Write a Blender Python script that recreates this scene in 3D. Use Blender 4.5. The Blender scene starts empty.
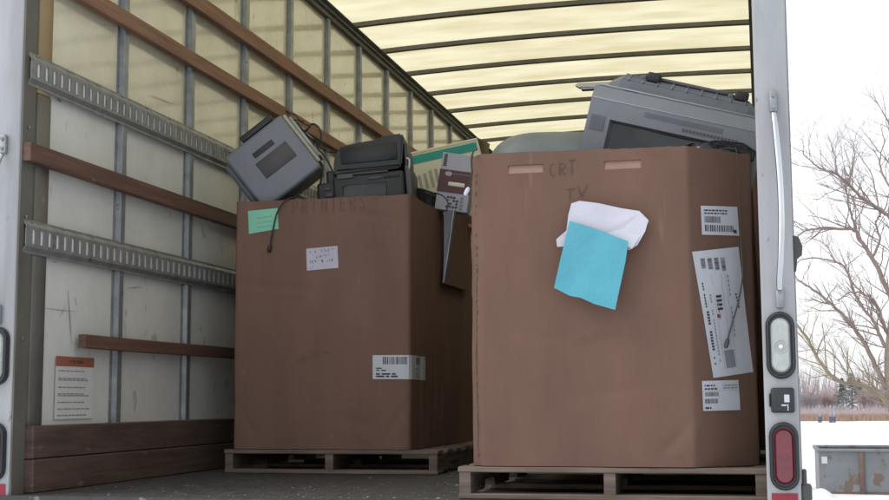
import bpy, bmesh, math, random
from mathutils import Vector, Matrix, Euler, noise
R = math.radians
random.seed(7)
sc = bpy.context.scene
col = sc.collection

# ---------------------------------------------------------------- camera
cam_d = bpy.data.cameras.new("camera"); cam = bpy.data.objects.new("camera", cam_d); col.objects.link(cam)
F, YAW, PITCH, ROLL, CZ = 1310.0, R(13.54), R(6.51), R(-0.26), 0.297
_f = Vector((-math.sin(YAW)*math.cos(PITCH), math.cos(YAW)*math.cos(PITCH), math.sin(PITCH)))
_r = Vector((math.cos(YAW), math.sin(YAW), 0)); _u = _r.cross(_f)
_r2 = math.cos(ROLL)*_r + math.sin(ROLL)*_u; _u2 = -math.sin(ROLL)*_r + math.cos(ROLL)*_u
cam.matrix_world = Matrix(((_r2.x, _u2.x, -_f.x, 0), (_r2.y, _u2.y, -_f.y, 0), (_r2.z, _u2.z, -_f.z, CZ), (0, 0, 0, 1)))
cam_d.sensor_width = 36; cam_d.lens = F*36/889; cam_d.clip_start = .05; cam_d.clip_end = 3000
sc.camera = cam
C0 = Vector((0, 0, CZ))
def at(x, y, ax, v):
    """photo pixel -> point on the plane axis=v"""
    d = _f + (x-444.5)/F*_r2 - (y-250)/F*_u2
    return C0 + d*((v-C0[ax])/d[ax])

# ---------------------------------------------------------------- world, sun, exposure
w = bpy.data.worlds.new("World"); sc.world = w; w.use_nodes = True
nt = w.node_tree; bg = nt.nodes["Background"]
SUN_EL, SUN_AZ = 50.0, 246.0       # azimuth measured from +Y (truck nose) towards +X
sky = nt.nodes.new("ShaderNodeTexSky"); sky.sky_type = 'NISHITA'; sky.sun_disc = False
sky.sun_elevation = R(SUN_EL); sky.sun_rotation = R(SUN_AZ); sky.air_density = 1.0; sky.dust_density = 2.0; sky.ozone_density = 1.0
hs = nt.nodes.new("ShaderNodeHueSaturation"); hs.inputs["Saturation"].default_value = .28   # thin overcast
nt.links.new(sky.outputs[0], hs.inputs["Color"])
cl = nt.nodes.new("ShaderNodeMixRGB"); cl.inputs[0].default_value = .5; cl.inputs[2].default_value = (4.6, 4.7, 4.9, 1)   # even cloud cover
nt.links.new(hs.outputs[0], cl.inputs[1]); nt.links.new(cl.outputs[0], bg.inputs[0])
bg.inputs[1].default_value = 0.15
sd = bpy.data.lights.new("sun", 'SUN'); sd.energy = .5; sd.angle = R(30); sd.color = (1, .975, .94)
so = bpy.data.objects.new("sun", sd); col.objects.link(so)
_s = Vector((math.sin(R(SUN_AZ))*math.cos(R(SUN_EL)), math.cos(R(SUN_AZ))*math.cos(R(SUN_EL)), math.sin(R(SUN_EL))))
so.rotation_euler = _s.to_track_quat('Z', 'Y').to_euler(); so.location = (0, 0, 20)
sc.view_settings.view_transform = 'Standard'; sc.view_settings.look = 'None'
sc.view_settings.exposure = 0.95; sc.view_settings.gamma = 1; sc.view_settings.use_curve_mapping = False
sc.render.engine = 'CYCLES'
sc.cycles.use_denoising = True
sc.cycles.max_bounces = 12; sc.cycles.diffuse_bounces = 7; sc.cycles.transmission_bounces = 8

# ---------------------------------------------------------------- materials
def mat(name, base, rough=.6, metal=0, spec=.5, var=None, scale=8, stretch=(1, 1, 1), bump=0, bscale=60, bstretch=(1, 1, 1),
        detail=6, speck=None, speck_at=.68, speck_scale=40, speck_stretch=(1, 1, 1), coat=0, rvar=0):
    m = bpy.data.materials.new(name); m.use_nodes = True
    t = m.node_tree; b = t.nodes["Principled BSDF"]
    b.inputs["Roughness"].default_value = rough; b.inputs["Metallic"].default_value = metal
    b.inputs["Specular IOR Level"].default_value = spec
    if coat: b.inputs["Coat Weight"].default_value = coat; b.inputs["Coat Roughness"].default_value = .07
    tc = t.nodes.new("ShaderNodeTexCoord")
    def nz(sc_, st, det):
        mp = t.nodes.new("ShaderNodeMapping"); mp.inputs["Scale"].default_value = st
        t.links.new(tc.outputs["Object"], mp.inputs[0])
        n = t.nodes.new("ShaderNodeTexNoise"); n.inputs["Scale"].default_value = sc_; n.inputs["Detail"].default_value = det
        n.inputs["Roughness"].default_value = .62
        t.links.new(mp.outputs[0], n.inputs["Vector"]); return n
    src = None
    if var:
        n = nz(scale, stretch, detail); r = t.nodes.new("ShaderNodeValToRGB")
        r.color_ramp.elements[0].position = .3; r.color_ramp.elements[1].position = .72
        r.color_ramp.elements[0].color = (*var, 1); r.color_ramp.elements[1].color = (*base, 1)
        t.links.new(n.outputs[0], r.inputs[0]); src = r.outputs[0]
        if rvar:
            mr = t.nodes.new("ShaderNodeMapRange"); mr.inputs[1].default_value = .3; mr.inputs[2].default_value = .7
            mr.inputs[3].default_value = rough+rvar; mr.inputs[4].default_value = rough
            t.links.new(n.outputs[0], mr.inputs[0]); t.links.new(mr.outputs[0], b.inputs["Roughness"])
    if speck:
        n = nz(speck_scale, speck_stretch, 3); r = t.nodes.new("ShaderNodeValToRGB")
        r.color_ramp.elements[0].position = speck_at; r.color_ramp.elements[1].position = speck_at+.05
        r.color_ramp.elements[0].color = (0, 0, 0, 1); r.color_ramp.elements[1].color = (1, 1, 1, 1)
        t.links.new(n.outputs[0], r.inputs[0])
        mx = t.nodes.new("ShaderNodeMixRGB"); t.links.new(r.outputs[0], mx.inputs[0])
        if src: t.links.new(src, mx.inputs[1])
        else: mx.inputs[1].default_value = (*base, 1)
        mx.inputs[2].default_value = (*speck, 1); src = mx.outputs[0]
    if name.startswith('cardboard'):
        for sc_, st, c, at_, fac in ((14, (1, 1, .12), (.30, .20, .15), .66, .45), (5, (1, 1, 2.2), (.10, .058, .042), .63, .5), (60, (.15, .15, 3), (.08, .05, .04), .71, .35)):
            n = nz(sc_, st, 5); r = t.nodes.new("ShaderNodeValToRGB"); r.color_ramp.elements[0].position = at_; r.color_ramp.elements[1].position = at_+.12
            r.color_ramp.elements[0].color = (0, 0, 0, 1); r.color_ramp.elements[1].color = (fac, fac, fac, 1)
            t.links.new(n.outputs[0], r.inputs[0]); mx = t.nodes.new("ShaderNodeMixRGB"); t.links.new(r.outputs[0], mx.inputs[0])
            t.links.new(src, mx.inputs[1]); mx.inputs[2].default_value = (*c, 1); src = mx.outputs[0]
    if src: t.links.new(src, b.inputs["Base Color"])
    else: b.inputs["Base Color"].default_value = (*base, 1)
    if bump:
        n = nz(bscale, bstretch, 4); bp = t.nodes.new("ShaderNodeBump"); bp.inputs["Strength"].default_value = bump
        bp.inputs["Distance"].default_value = .004
        t.links.new(n.outputs[0], bp.inputs["Height"]); t.links.new(bp.outputs[0], b.inputs["Normal"])
    return m

M = {}
M['cardboard'] = mat('cardboard', (.165, .097, .071), .85, spec=.2, var=(.122, .072, .053), scale=3.0, stretch=(1.5, 1.5, .55), bump=.18, bscale=30, bstretch=(6, 6, .4),
                     speck=(.135, .078, .058), speck_at=.70, speck_scale=9, speck_stretch=(1, 1, 3))
M['cardboard2'] = mat('cardboard_left', (.200, .120, .091), .85, spec=.2, var=(.150, .090, .069), scale=2.8, stretch=(1.5, 1.5, .55), bump=.18, bscale=30, bstretch=(6, 6, .4),
                      speck=(.285, .175, .132), speck_at=.70, speck_scale=7)
M['tab'] = mat('inner_tab_liner', (.30, .19, .145), .85, var=(.25, .155, .118), scale=12)
M['cut_card'] = mat('cut_cardboard_edge', (.40, .28, .2), .9, var=(.28, .18, .13), scale=60)
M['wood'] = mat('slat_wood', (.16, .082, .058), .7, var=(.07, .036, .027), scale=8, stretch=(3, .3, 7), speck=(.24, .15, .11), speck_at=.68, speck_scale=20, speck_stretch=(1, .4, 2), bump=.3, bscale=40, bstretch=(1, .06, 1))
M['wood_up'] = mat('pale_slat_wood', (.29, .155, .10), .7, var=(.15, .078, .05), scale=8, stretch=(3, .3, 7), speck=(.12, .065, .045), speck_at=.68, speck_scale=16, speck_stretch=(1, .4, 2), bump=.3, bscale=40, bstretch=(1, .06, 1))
M['kick'] = mat('kick_board_wood', (.115, .072, .056), .75, var=(.05, .031, .026), scale=7, stretch=(1, .4, 4), bump=.5, bscale=30, bstretch=(1, .2, 2),
                speck=(.12, .095, .08), speck_at=.64, speck_scale=12, speck_stretch=(1, .5, 3))
M['kick_grey'] = mat('grey_worn_wood', (.10, .082, .070), .75, var=(.055, .045, .039), scale=7, stretch=(1, .4, 4), bump=.5, bscale=30, bstretch=(1, .2, 2))
M['pallet'] = mat('pallet_wood', (.205, .155, .118), .8, var=(.07, .052, .041), scale=8, stretch=(.35, .35, 5), bump=.7, bscale=35, bstretch=(.3, .3, 2), speck=(.09, .07, .06), speck_at=.66, speck_scale=10)
M['galv'] = mat('galvanised_steel', (.37, .39, .4), .42, metal=.75, var=(.24, .26, .27), scale=14, rvar=.2, bump=.1, bscale=40, speck=(.17, .15, .13), speck_at=.7, speck_scale=14)
M['track'] = mat('dull_track_steel', (.31, .32, .31), .45, metal=.5, var=(.20, .205, .20), scale=16, rvar=.2, speck=(.15, .10, .07), speck_at=.68, speck_scale=18)
M['bow'] = mat('roof_bow_steel', (.17, .165, .14), .55, metal=.5, var=(.12, .115, .1), scale=10)
M['slot_filler'] = mat('added_slot_white', (.80, .80, .78), .5)  # white for an added strip that brightens the track slots
M['wall_lo'] = mat('white_wall_panel', (.66, .67, .64), .38, var=(.54, .545, .52), scale=3.5, bump=.06, bscale=9, speck=(.44, .425, .385), speck_at=.64, speck_scale=13, speck_stretch=(1, 1, .5), rvar=.15)
M['wall_up'] = mat('warm_lit_wall_panel', (.67, .645, .51), .2, coat=.8, var=(.50, .475, .36), scale=3, bump=.05, bscale=5, speck=(.36, .33, .25), speck_at=.66, speck_scale=9, speck_stretch=(1, 1, .5), rvar=.12)  # cream tint stands in for the roof's warm light on the upper wall
M['jamb'] = mat('grey_jamb_paint', (.15, .145, .125), .55, var=(.09, .086, .073), scale=6, stretch=(1, 1, .4), speck=(.24, .23, .2), speck_at=.69, speck_scale=16, metal=.2)
M['ply'] = mat('golden_plywood', (.36, .26, .13), .7, var=(.24, .18, .1), scale=5, stretch=(1, 1, .3), bump=.2)
M['white_paint'] = mat('white_truck_paint', (.37, .38, .395), .38, var=(.26, .265, .27), scale=11, coat=.25, speck=(.15, .14, .125), speck_at=.67, speck_scale=26, stretch=(1, 1, .16), speck_stretch=(1, 1, .5), rvar=.15)
M['rubber'] = mat('black_rubber', (.018, .02, .022), .45)
M['black'] = mat('black_plastic', (.012, .013, .014), .5, var=(.02, .021, .022), scale=12, bump=.05)
M['black_gloss'] = mat('glossy_black_plastic', (.008, .009, .01), .18)
M['greyside'] = mat('grey_black_plastic', (.07, .072, .068), .5, var=(.05, .05, .048), scale=9)
M['lens'] = mat('clear_lamp_lens', (.42, .45, .43), .12, coat=.6, var=(.32, .35, .34), scale=30, bump=.5, bscale=50)
M['chrome'] = mat('bright_reflector', (.75, .76, .78), .15, metal=1)
M['red_lens'] = mat('red_lamp_lens', (.15, .008, .018), .15, coat=.8, bump=.6, bscale=70, var=(.09, .004, .010), scale=22)
M['red_tape'] = mat('red_reflective_tape', (.25, .012, .03), .3)
M['rod'] = mat('polished_rod', (.55, .58, .60), .16, metal=1)
M['paper'] = mat('white_paper', (.52, .52, .58), .8, var=(.44, .44, .50), scale=9)
M['label'] = mat('white_label', (.52, .54, .58), .5, var=(.47, .49, .53), scale=14)
M['blue_paper'] = mat('blue_paper', (.085, .35, .43), .75, var=(.07, .30, .375), scale=5, bump=1.0, bscale=24)
M['green_paper'] = mat('green_paper', (.24, .60, .43), .75, var=(.21, .54, .38), scale=10)
M['ink'] = mat('black_ink', (.035, .035, .04), .7)
M['ink_soft'] = mat('faded_ink', (.22, .22, .25), .7)
M['pencil'] = mat('marker_stroke', (.065, .042, .036), .8)
M['faint'] = mat('faint_marker_stroke', (.12, .073, .056), .8)
M['printed'] = mat('printed_box_text', (.085, .055, .045), .8)
M['ink_blue'] = mat('violet_ink', (.16, .13, .36), .7)
M['orange'] = mat('orange_sticker', (.28, .095, .06), .6)
M['tvgrey'] = mat('grey_tv_plastic', (.185, .195, .21), .36, var=(.155, .163, .176), scale=8, rvar=.1)
M['tvback'] = mat('dark_grey_tv_back', (.125, .135, .148), .5, var=(.095, .104, .115), scale=12)
M['tvlight'] = mat('light_trim_plastic', (.26, .28, .32), .35)
M['screen'] = mat('dark_screen_glass', (.012, .017, .017), .08)
M['dome'] = mat('green_grey_plastic', (.115, .13, .126), .5, var=(.09, .104, .10), scale=7, speck=(.13, .155, .145), speck_at=.68, speck_scale=30)
M['printer'] = mat('grey_printer_plastic', (.17, .185, .215), .42, var=(.15, .163, .19), scale=6)
M['patch'] = mat('dark_grey_plastic', (.075, .073, .078), .6)
M['beige'] = mat('beige_plastic', (.42, .40, .31), .5, var=(.3, .28, .22), scale=14)
M['cream'] = mat('cream_carton', (.74, .71, .55), .7, var=(.66, .62, .47), scale=6)
M['teal'] = mat('teal_print', (.03, .33, .27), .7)
M['carton_white'] = mat('pale_carton', (.40, .40, .46), .7, var=(.34, .34, .40), scale=9)
M['maroon'] = mat('maroon_print', (.10, .045, .055), .7)
M['slate'] = mat('slate_plastic', (.055, .07, .09), .35)
M['floor'] = mat('dark_truck_floor', (.055, .054, .054), .75, var=(.026, .026, .027), scale=9, stretch=(3, .8, 1), bump=.8, bscale=25, bstretch=(2, .6, 1),
                 speck=(.15, .155, .16), speck_at=.66, speck_scale=16, speck_stretch=(1, 1.6, 1), rvar=-.25)
M['snow'] = mat('snow', (.78, .80, .84), .7, var=(.64, .66, .70), scale=.6, bump=.5, bscale=4)
M['grit'] = mat('dirty_snow_crumbs', (.42, .43, .45), .8)
M['road_snow'] = mat('packed_snow', (.70, .72, .75), .7, var=(.60, .61, .63), scale=1.4)
M['steel_trough'] = mat('weathered_steel', (.20, .215, .22), .6, metal=.2, var=(.14, .15, .155), scale=3, speck=(.15, .105, .08), speck_at=.56, speck_scale=4, speck_stretch=(1, 1, .6))
M['rust'] = mat('rusty_steel', (.15, .10, .08), .8, var=(.12, .07, .05), scale=10)
M['bark'] = mat('bare_bark', (.34, .26, .23), .9, var=(.23, .175, .155), scale=5, bump=.6)
M['moss_bark'] = mat('mossy_bark', (.33, .285, .19), .9, var=(.26, .21, .16), scale=3, bump=.5)
M['hazed_twig'] = mat('hazed_pinkish_twigs', (.42, .31, .30), .95)  # distance haze is put into this lighter colour
M['hazed_twig2'] = mat('hazed_grey_twigs', (.34, .31, .32), .95)  # lightened likewise, haze in the colour
M['conifer'] = mat('hazed_conifer', (.15, .175, .17), .95, var=(.20, .215, .21), scale=1.5)  # paled and greyed to stand in for haze
M['dry_grass'] = mat('dry_grass_band', (.40, .27, .19), .95, var=(.33, .23, .17), scale=1.2)
M['post_blue'] = mat('dark_post_base', (.10, .10, .15), .7)

def roof_mat():
    m = bpy.data.materials.new('translucent_roof_fibreglass'); m.use_nodes = True; t = m.node_tree
    for n in list(t.nodes): t.nodes.remove(n)
    o = t.nodes.new("ShaderNodeOutputMaterial"); tr = t.nodes.new("ShaderNodeBsdfTranslucent"); df = t.nodes.new("ShaderNodeBsdfDiffuse")
    mx = t.nodes.new("ShaderNodeMixShader"); mx.inputs[0].default_value = .72
    tc = t.nodes.new("ShaderNodeTexCoord"); mp = t.nodes.new("ShaderNodeMapping"); mp.inputs["Scale"].default_value = (1, 3, 1)
    n = t.nodes.new("ShaderNodeTexNoise"); n.inputs["Scale"].default_value = 2.2; n.inputs["Detail"].default_value = 6
    r = t.nodes.new("ShaderNodeValToRGB"); r.color_ramp.elements[0].position = .3; r.color_ramp.elements[1].position = .7
    r.color_ramp.elements[0].color = (.70, .62, .38, 1); r.color_ramp.elements[1].color = (.90, .84, .59, 1)
    t.links.new(tc.outputs["Object"], mp.inputs[0]); t.links.new(mp.outputs[0], n.inputs["Vector"]); t.links.new(n.outputs[0], r.inputs[0])
    t.links.new(r.outputs[0], tr.inputs[0]); df.inputs[0].default_value = (.7, .66, .5, 1)
    t.links.new(df.outputs[0], mx.inputs[1]); t.links.new(tr.outputs[0], mx.inputs[2]); t.links.new(mx.outputs[0], o.inputs[0])
    return m
M['roof'] = roof_mat()

# ---------------------------------------------------------------- mesh builder
class MB:
    def __init__(s): s.v = []; s.f = []; s.m = []; s.mats = []; s.smooth = []
    def mi(s, m):
        if m not in s.mats: s.mats.append(m)
        return s.mats.index(m)
    def add(s, vs, fs, m, T=None, smooth=False):
        k = len(s.v); i = s.mi(m)
        for p in vs:
            p = Vector(p); s.v.append(T @ p if T else p)
        for f in fs: s.f.append([a+k for a in f]); s.m.append(i); s.smooth.append(smooth)
        return s
    def box(s, a, b, m, T=None):
        x0, y0, z0 = a; x1, y1, z1 = b
        vs = [(x0, y0, z0), (x1, y0, z0), (x1, y1, z0), (x0, y1, z0), (x0, y0, z1), (x1, y0, z1), (x1, y1, z1), (x0, y1, z1)]
        return s.add(vs, [(0, 3, 2, 1), (4, 5, 6, 7), (0, 1, 5, 4), (1, 2, 6, 5), (2, 3, 7, 6), (3, 0, 4, 7)], m, T)
    def rbox(s, a, b, m, r=.01, seg=3, T=None, smooth=True):
        """box with bevelled edges"""
        bm = bmesh.new(); bmesh.ops.create_cube(bm, size=1)
        for v in bm.verts:
            v.co = Vector(((a[0]+b[0])/2+v.co.x*(b[0]-a[0]), (a[1]+b[1])/2+v.co.y*(b[1]-a[1]), (a[2]+b[2])/2+v.co.z*(b[2]-a[2])))
        bmesh.ops.bevel(bm, geom=list(bm.edges), offset=r, segments=seg, affect='EDGES', profile=.5)
        bm.verts.index_update()
        s.add([v.co.copy() for v in bm.verts], [[v.index for v in f.verts] for f in bm.faces], m, T, smooth)
        bm.free(); return s
    def prism(s, pts, h0, h1, m, axis='z', T=None, smooth=False):
        """closed outline pts (2-D) extruded between h0 and h1 along axis"""
        n = len(pts)
        def P(p, h): return {'z': (p[0], p[1], h), 'y': (p[0], h, p[1]), 'x': (h, p[0], p[1])}[axis]
        vs = [P(p, h0) for p in pts]+[P(p, h1) for p in pts]
        fs = [(i, (i+1) % n, n+(i+1) % n, n+i) for i in range(n)]
        k = len(s.f); s.add(vs, fs, m, T, smooth)
        s.add(vs, [list(range(n))[::-1], list(range(n, 2*n))], m, T); return s
    def tube(s, pts, r, m, n=8, T=None, cap=True):
        pts = [Vector(p) for p in pts]; rs = r if isinstance(r, (list, tuple)) else [r]*len(pts)
        vs = []; fs = []; prev = None
        for i, p in enumerate(pts):
            t = (pts[min(i+1, len(pts)-1)]-pts[max(i-1, 0)]).normalized()
            if prev is None: a = t.orthogonal().normalized()
            else:
                a = prev-t*prev.dot(t); a = a.normalized() if a.length > 1e-6 else t.orthogonal().normalized()
            prev = a; b = t.cross(a)
            for j in range(n):
                an = 2*math.pi*j/n; vs.append(p+rs[i]*(math.cos(an)*a+math.sin(an)*b))
        for i in range(len(pts)-1):
            for j in range(n): fs.append((i*n+j, i*n+(j+1) % n, (i+1)*n+(j+1) % n, (i+1)*n+j))
        if cap: fs += [list(range(n))[::-1], [(len(pts)-1)*n+j for j in range(n)]]
        return s.add(vs, fs, m, T, True)
    def build(s, name, parent=None, world=True, T=None):
        me = bpy.data.meshes.new(name)
        off = Vector((0, 0, 0))
        if parent is not None and world: off = origin_of(parent)
        me.from_pydata([tuple(p-off) for p in s.v], [], s.f)
        for m in s.mats: me.materials.append(m)
        for p, i, sm in zip(me.polygons, s.m, s.smooth): p.material_index = i; p.use_smooth = sm
        bm = bmesh.new(); bm.from_mesh(me); bmesh.ops.recalc_face_normals(bm, faces=bm.faces); bm.to_mesh(me); bm.free()
        me.update()
        o = bpy.data.objects.new(name, me); col.objects.link(o)
        if parent is not None: o.parent = parent
        return o
def origin_of(o):
    v = Vector((0, 0, 0))
    while o is not None: v = v+o.location; o = o.parent
    return v
def thing(name, label, cat, loc=(0, 0, 0), rot=None, group=None):
    o = bpy.data.objects.new(name, None); col.objects.link(o); o.location = loc; o.empty_display_size = .1
    if rot is not None: o.rotation_euler = rot
    o['label'] = label; o['category'] = cat
    if group: o['group'] = group
    return o
def tag(o, label, cat, group=None):
    o['label'] = label; o['category'] = cat
    if group: o['group'] = group
    return o
def structure(o): o['kind'] = 'structure'; return o
def bez(pts, n=8):
    """Catmull-Rom through pts"""
    pts = [Vector(p) for p in pts]; out = []
    for i in range(len(pts)-1):
        p0 = pts[max(i-1, 0)]; p1 = pts[i]; p2 = pts[i+1]; p3 = pts[min(i+2, len(pts)-1)]
        for k in range(n):
            t = k/n
            out.append(.5*((2*p1)+(-p0+p2)*t+(2*p0-5*p1+4*p2-p3)*t*t+(-p0+3*p1-3*p2+p3)*t**3))
    out.append(pts[-1]); return out
def stadium(cx, cz, hw, hh, n=10):
    """upright rounded slot outline (radius hw)"""
    pts = []
    for i in range(n+1): a = math.pi*i/n; pts.append((cx+hw*math.cos(a), cz+hh-hw+hw*math.sin(a)))
    for i in range(n+1): a = math.pi+math.pi*i/n; pts.append((cx+hw*math.cos(a), cz-hh+hw+hw*math.sin(a)))
    return pts

# ---------------------------------------------------------------- ground, snow
GZ = -1.1
def ground():
    mb = MB(); xs = [-1500, -500, -200, -80, -40]+[-30+i*1.5 for i in range(47)]+[60, 120, 300, 800, 1500]
    ys = [-600, -200, -60, -20]+[-10+i*1.5 for i in range(60)]+[95, 120, 160, 240, 400, 900, 2500]
    vs = []
    for y in ys:
        for x in xs:
            z = GZ
            if -30 < x < 40 and 12 < y < 79: z += .05*noise.noise(Vector((x*.13, y*.13, 1)))+.03*noise.noise(Vector((x*.6, y*.6, 4)))
            vs.append((x, y, z))
    n = len(xs)
    fs = [(j*n+i, j*n+i+1, (j+1)*n+i+1, (j+1)*n+i) for j in range(len(ys)-1) for i in range(n-1)]
    mb.add(vs, fs, M['snow'], smooth=True); return structure(mb.build('snow_ground'))
ground()
# low ploughed snow humps near the steel bin
mb = MB()
for (cx, cy, rx, ry, h) in [(1.5, 18.7, 1.4, .6, .09), (.75, 19.3, .35, .4, .14), (2.9, 18.9, 1.2, .5, .12), (4.4, 19.1, 1.3, .6, .2)]:
    vs = [(cx, cy, GZ+h)]; rings = 6; seg = 20; fs = []
    for k in range(1, rings+1):
        for j in range(seg):
            a = 2*math.pi*j/seg; q = k/rings
            hh = h*(math.cos(q*math.pi)*.5+.5)
            x = cx+rx*q*math.cos(a); y = cy+ry*q*math.sin(a)
            vs.append((x, y, GZ-.06+hh+.06*(1-q)+.03*noise.noise(Vector((x*3, y*3, 0)))))
    for j in range(seg): fs.append((0, 1+j, 1+(j+1) % seg))
    for k in range(rings-1):
        for j in range(seg): fs.append((1+k*seg+j, 1+(k+1)*seg+j, 1+(k+1)*seg+(j+1) % seg, 1+k*seg+(j+1) % seg))
    mb.add(vs, fs, M['snow'], smooth=True)
structure(mb.build('snow_bank'))

# ---------------------------------------------------------------- the truck
XL, XR, YR, YN = -2.344, .045, 3.80, 11.6      # stud face, right stud face, rear opening, nose
WP = -2.366                                    # inner face of the left wall panels
truck = thing('box_truck', 'open rear of a white box truck with translucent ribbed roof, seen from behind', 'truck', ((XL+XR)/2, YR, 0))
truck['label'] = 'white box truck with its rear open, translucent ribbed roof and wood slatted walls'
def roof_z(x): 
    t = min(max((x-XL)/(XR-XL), 0), 1); return 2.518+.052*(1-(1-t)**2.5)-.026*t*t
mb = MB(); mb.box((XL-.03, YR-.02, -.05), (XR+.05, YN, 0), M['floor']); mb.build('floor', truck)
mb = MB(); mb.box((XL-.10, YR-.03, -.22), (XR+.06, YR+.06, -.052), M['white_paint'])
mb.build('rear_sill', truck)
mb = MB()
mb.box((XL-.03, YR+.3, -.30), (XL+.4, YN-.3, -.052), M['jamb']) if False else None
for x in (-1.75, -.55): MB().box((x, YR+.2, -.36), (x+.12, YN-.2, -.052), M['jamb']).build('chassis_rail', truck)
# left wall: lower white, upper tinted cream for warm roof light (per stud bay) + outer skin
def wallpanels(z0, z1, m, name):
    mb = MB(); y = 3.90+.0; edges = [YR+.06]+[4.514+.6096*n for n in range(12) if 4.514+.6096*n < YN-.1]+[YN]
    for a, b in zip(edges[:-1], edges[1:]):
        bow = random.uniform(-.002, .002)
        n = 4; vs = []; 
        for i in range(n+1):
            for j in (0, 1, 2):
                yy = a+(b-a)*i/n; zz = z0+(z1-z0)*j/2
                vs.append((WP+bow+.003*math.sin(math.pi*i/n)*(1 if j == 1 else .4), yy, zz))
        fs = [(i*3+j, i*3+j+1, (i+1)*3+j+1, (i+1)*3+j) for i in range(n) for j in (0, 1)]
        mb.add(vs, fs, m, smooth=True)
    return mb.build(name, truck)
wallpanels(0, 1.395, M['wall_lo'], 'wall_panel')
wallpanels(1.397, 2.53, M['wall_up'], 'wall_panel')['label'] = 'upper wall panel tinted cream for warm roof light'
mb = MB(); mb.box((XL-.075, YR+.1, -.15), (XL-.045, YN, 2.53), M['white_paint']); mb.build('side_skin', truck)
mb = MB(); mb.box((XR+.03, YR+.1, -.15), (XR+.058, YN, 2.53), M['white_paint']); mb.build('side_skin', truck)
mb = MB(); mb.box((XR+.014, YR+.06, 0), (XR+.028, YN, 2.53), M['wall_lo']); mb.build('wall_panel', truck)
mb = MB(); mb.box((XL-.04, YN-.02, 0), (XR+.03, YN, 2.64), M['wall_lo']); mb.build('nose_wall', truck)
# studs: hat sections
def stud(x_face, x_back, y, z1=2.50, m=None):
    mb = MB(); s = 1 if x_face > x_back else -1; hw = .019
    d = x_face-x_back
    prof = [(x_back, y-.040), (x_back+.002*s, y-.040), (x_back+.002*s, y-hw-.003), (x_face-.002*s, y-hw), (x_face, y-hw+.003), (x_face, y+hw-.003), (x_face-.002*s, y+hw), (x_back+.002*s, y+hw+.003), (x_back+.002*s, y+.040), (x_back, y+.040)]
    mb.prism(prof, .0, z1, M['galv'])
    for z in [.3+k*.24 for k in range(9)]:
        for yy in (y-.031, y+.031):
            mb.rbox((min(x_back, x_back+.006*s), yy-.004, z-.004), (max(x_back, x_back+.006*s), yy+.004, z+.004), M['galv'], .0015, 1)
    return mb.build('wall_stud', truck)
for n in range(0, 12):
    y = 4.514+n*.6096
    if y < YN-.1: stud(XL, WP+.001, y)
for n in range(0, 12):
    y = 4.514+n*.6096
    if y < YN-.1: stud(XR-.012, XR+.013, y)
# roof: translucent skin over steel bows, corner rails
mb = MB(); n = 14; xs = [XL-.03+(XR-XL+.06)*i/n for i in range(n+1)]
vs = []; fs = []
ys = [YR-.02, YN]
for y in ys:
    for x in xs: vs.append((x, y, roof_z(min(max(x, XL), XR))+.028))
fs = [(i, i+1, n+2+i, n+1+i) for i in range(n)]
mb.add(vs, fs, M['roof'], smooth=True); mb.build('roof_panel', truck)
def bow(y):
    mb = MB(); n = 14; vs = []; hw = .019
    for i in range(n+1):
        x = XL+(XR-XL)*i/n; z = roof_z(x)
        vs += [(x, y-hw, z), (x, y+hw, z), (x, y+hw, z+.026), (x, y-hw, z+.026)]
    fs = [(i*4+k, i*4+(k+1) % 4, (i+1)*4+(k+1) % 4, (i+1)*4+k) for i in range(n) for k in range(4)]
    mb.add(vs, fs+[(0, 3, 2, 1), (n*4, n*4+1, n*4+2, n*4+3)], M['bow']); return mb.build('roof_bow', truck)
by = 7.332-.6096*5
while by < YN-.05: bow(by); by += .6096
for s, xx in ((1, XL), (-1, XR)):
    mb = MB()
    mb.prism([(xx-.03*s, 2.465), (xx+.008*s, 2.465), (xx+.010*s, 2.485), (xx+.012*s, 2.50), (xx+.055*s, 2.507), (xx+.055*s, 2.512), (xx-.03*s, 2.516)], YR+.0, YN, M['bow'], 'y')
    mb.tube([(xx+.022*s, YR+.1, 2.497), (xx+.022*s, YN, 2.497)], .008, M['galv'], 6)
    mb.build('roof_rail', truck)
# wood slats
def slat(z0, z1, y0, y1, x0=XL, th=.028, tilt=0, m='wood'):
    mb = MB(); T = Matrix.Translation((x0+th/2+.0015, y0, 0)) @ Matrix.Rotation(tilt, 4, 'X') @ Matrix.Translation((-(x0+th/2+.0015), -y0, 0))
    n = 14; vs = []; fs = []
    for i in range(n+1):
        y = y0+(y1-y0)*i/n; w_ = .003*noise.noise(Vector((z0*9, y*1.3, 0)))
        a, b = x0+.0015, x0+.0015+th; c = .002
        vs += [(a, y, z0+w_), (b-c, y, z0+w_), (b, y, z0+c+w_), (b, y, z1-c+w_), (b-c, y, z1+w_), (a, y, z1+w_)]
    fs = [(i*6+k, i*6+(k+1) % 6, (i+1)*6+(k+1) % 6, (i+1)*6+k) for i in range(n) for k in range(6)]+[tuple(range(6))[::-1], tuple(n*6+k for k in range(6))]
    mb.add(vs, fs, M[m], T); return mb.build('wood_slat', truck)
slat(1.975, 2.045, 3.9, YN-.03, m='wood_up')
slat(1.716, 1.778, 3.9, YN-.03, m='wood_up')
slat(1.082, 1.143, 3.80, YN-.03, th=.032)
slat(.484, .532, 4.2, YN-.03)
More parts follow.
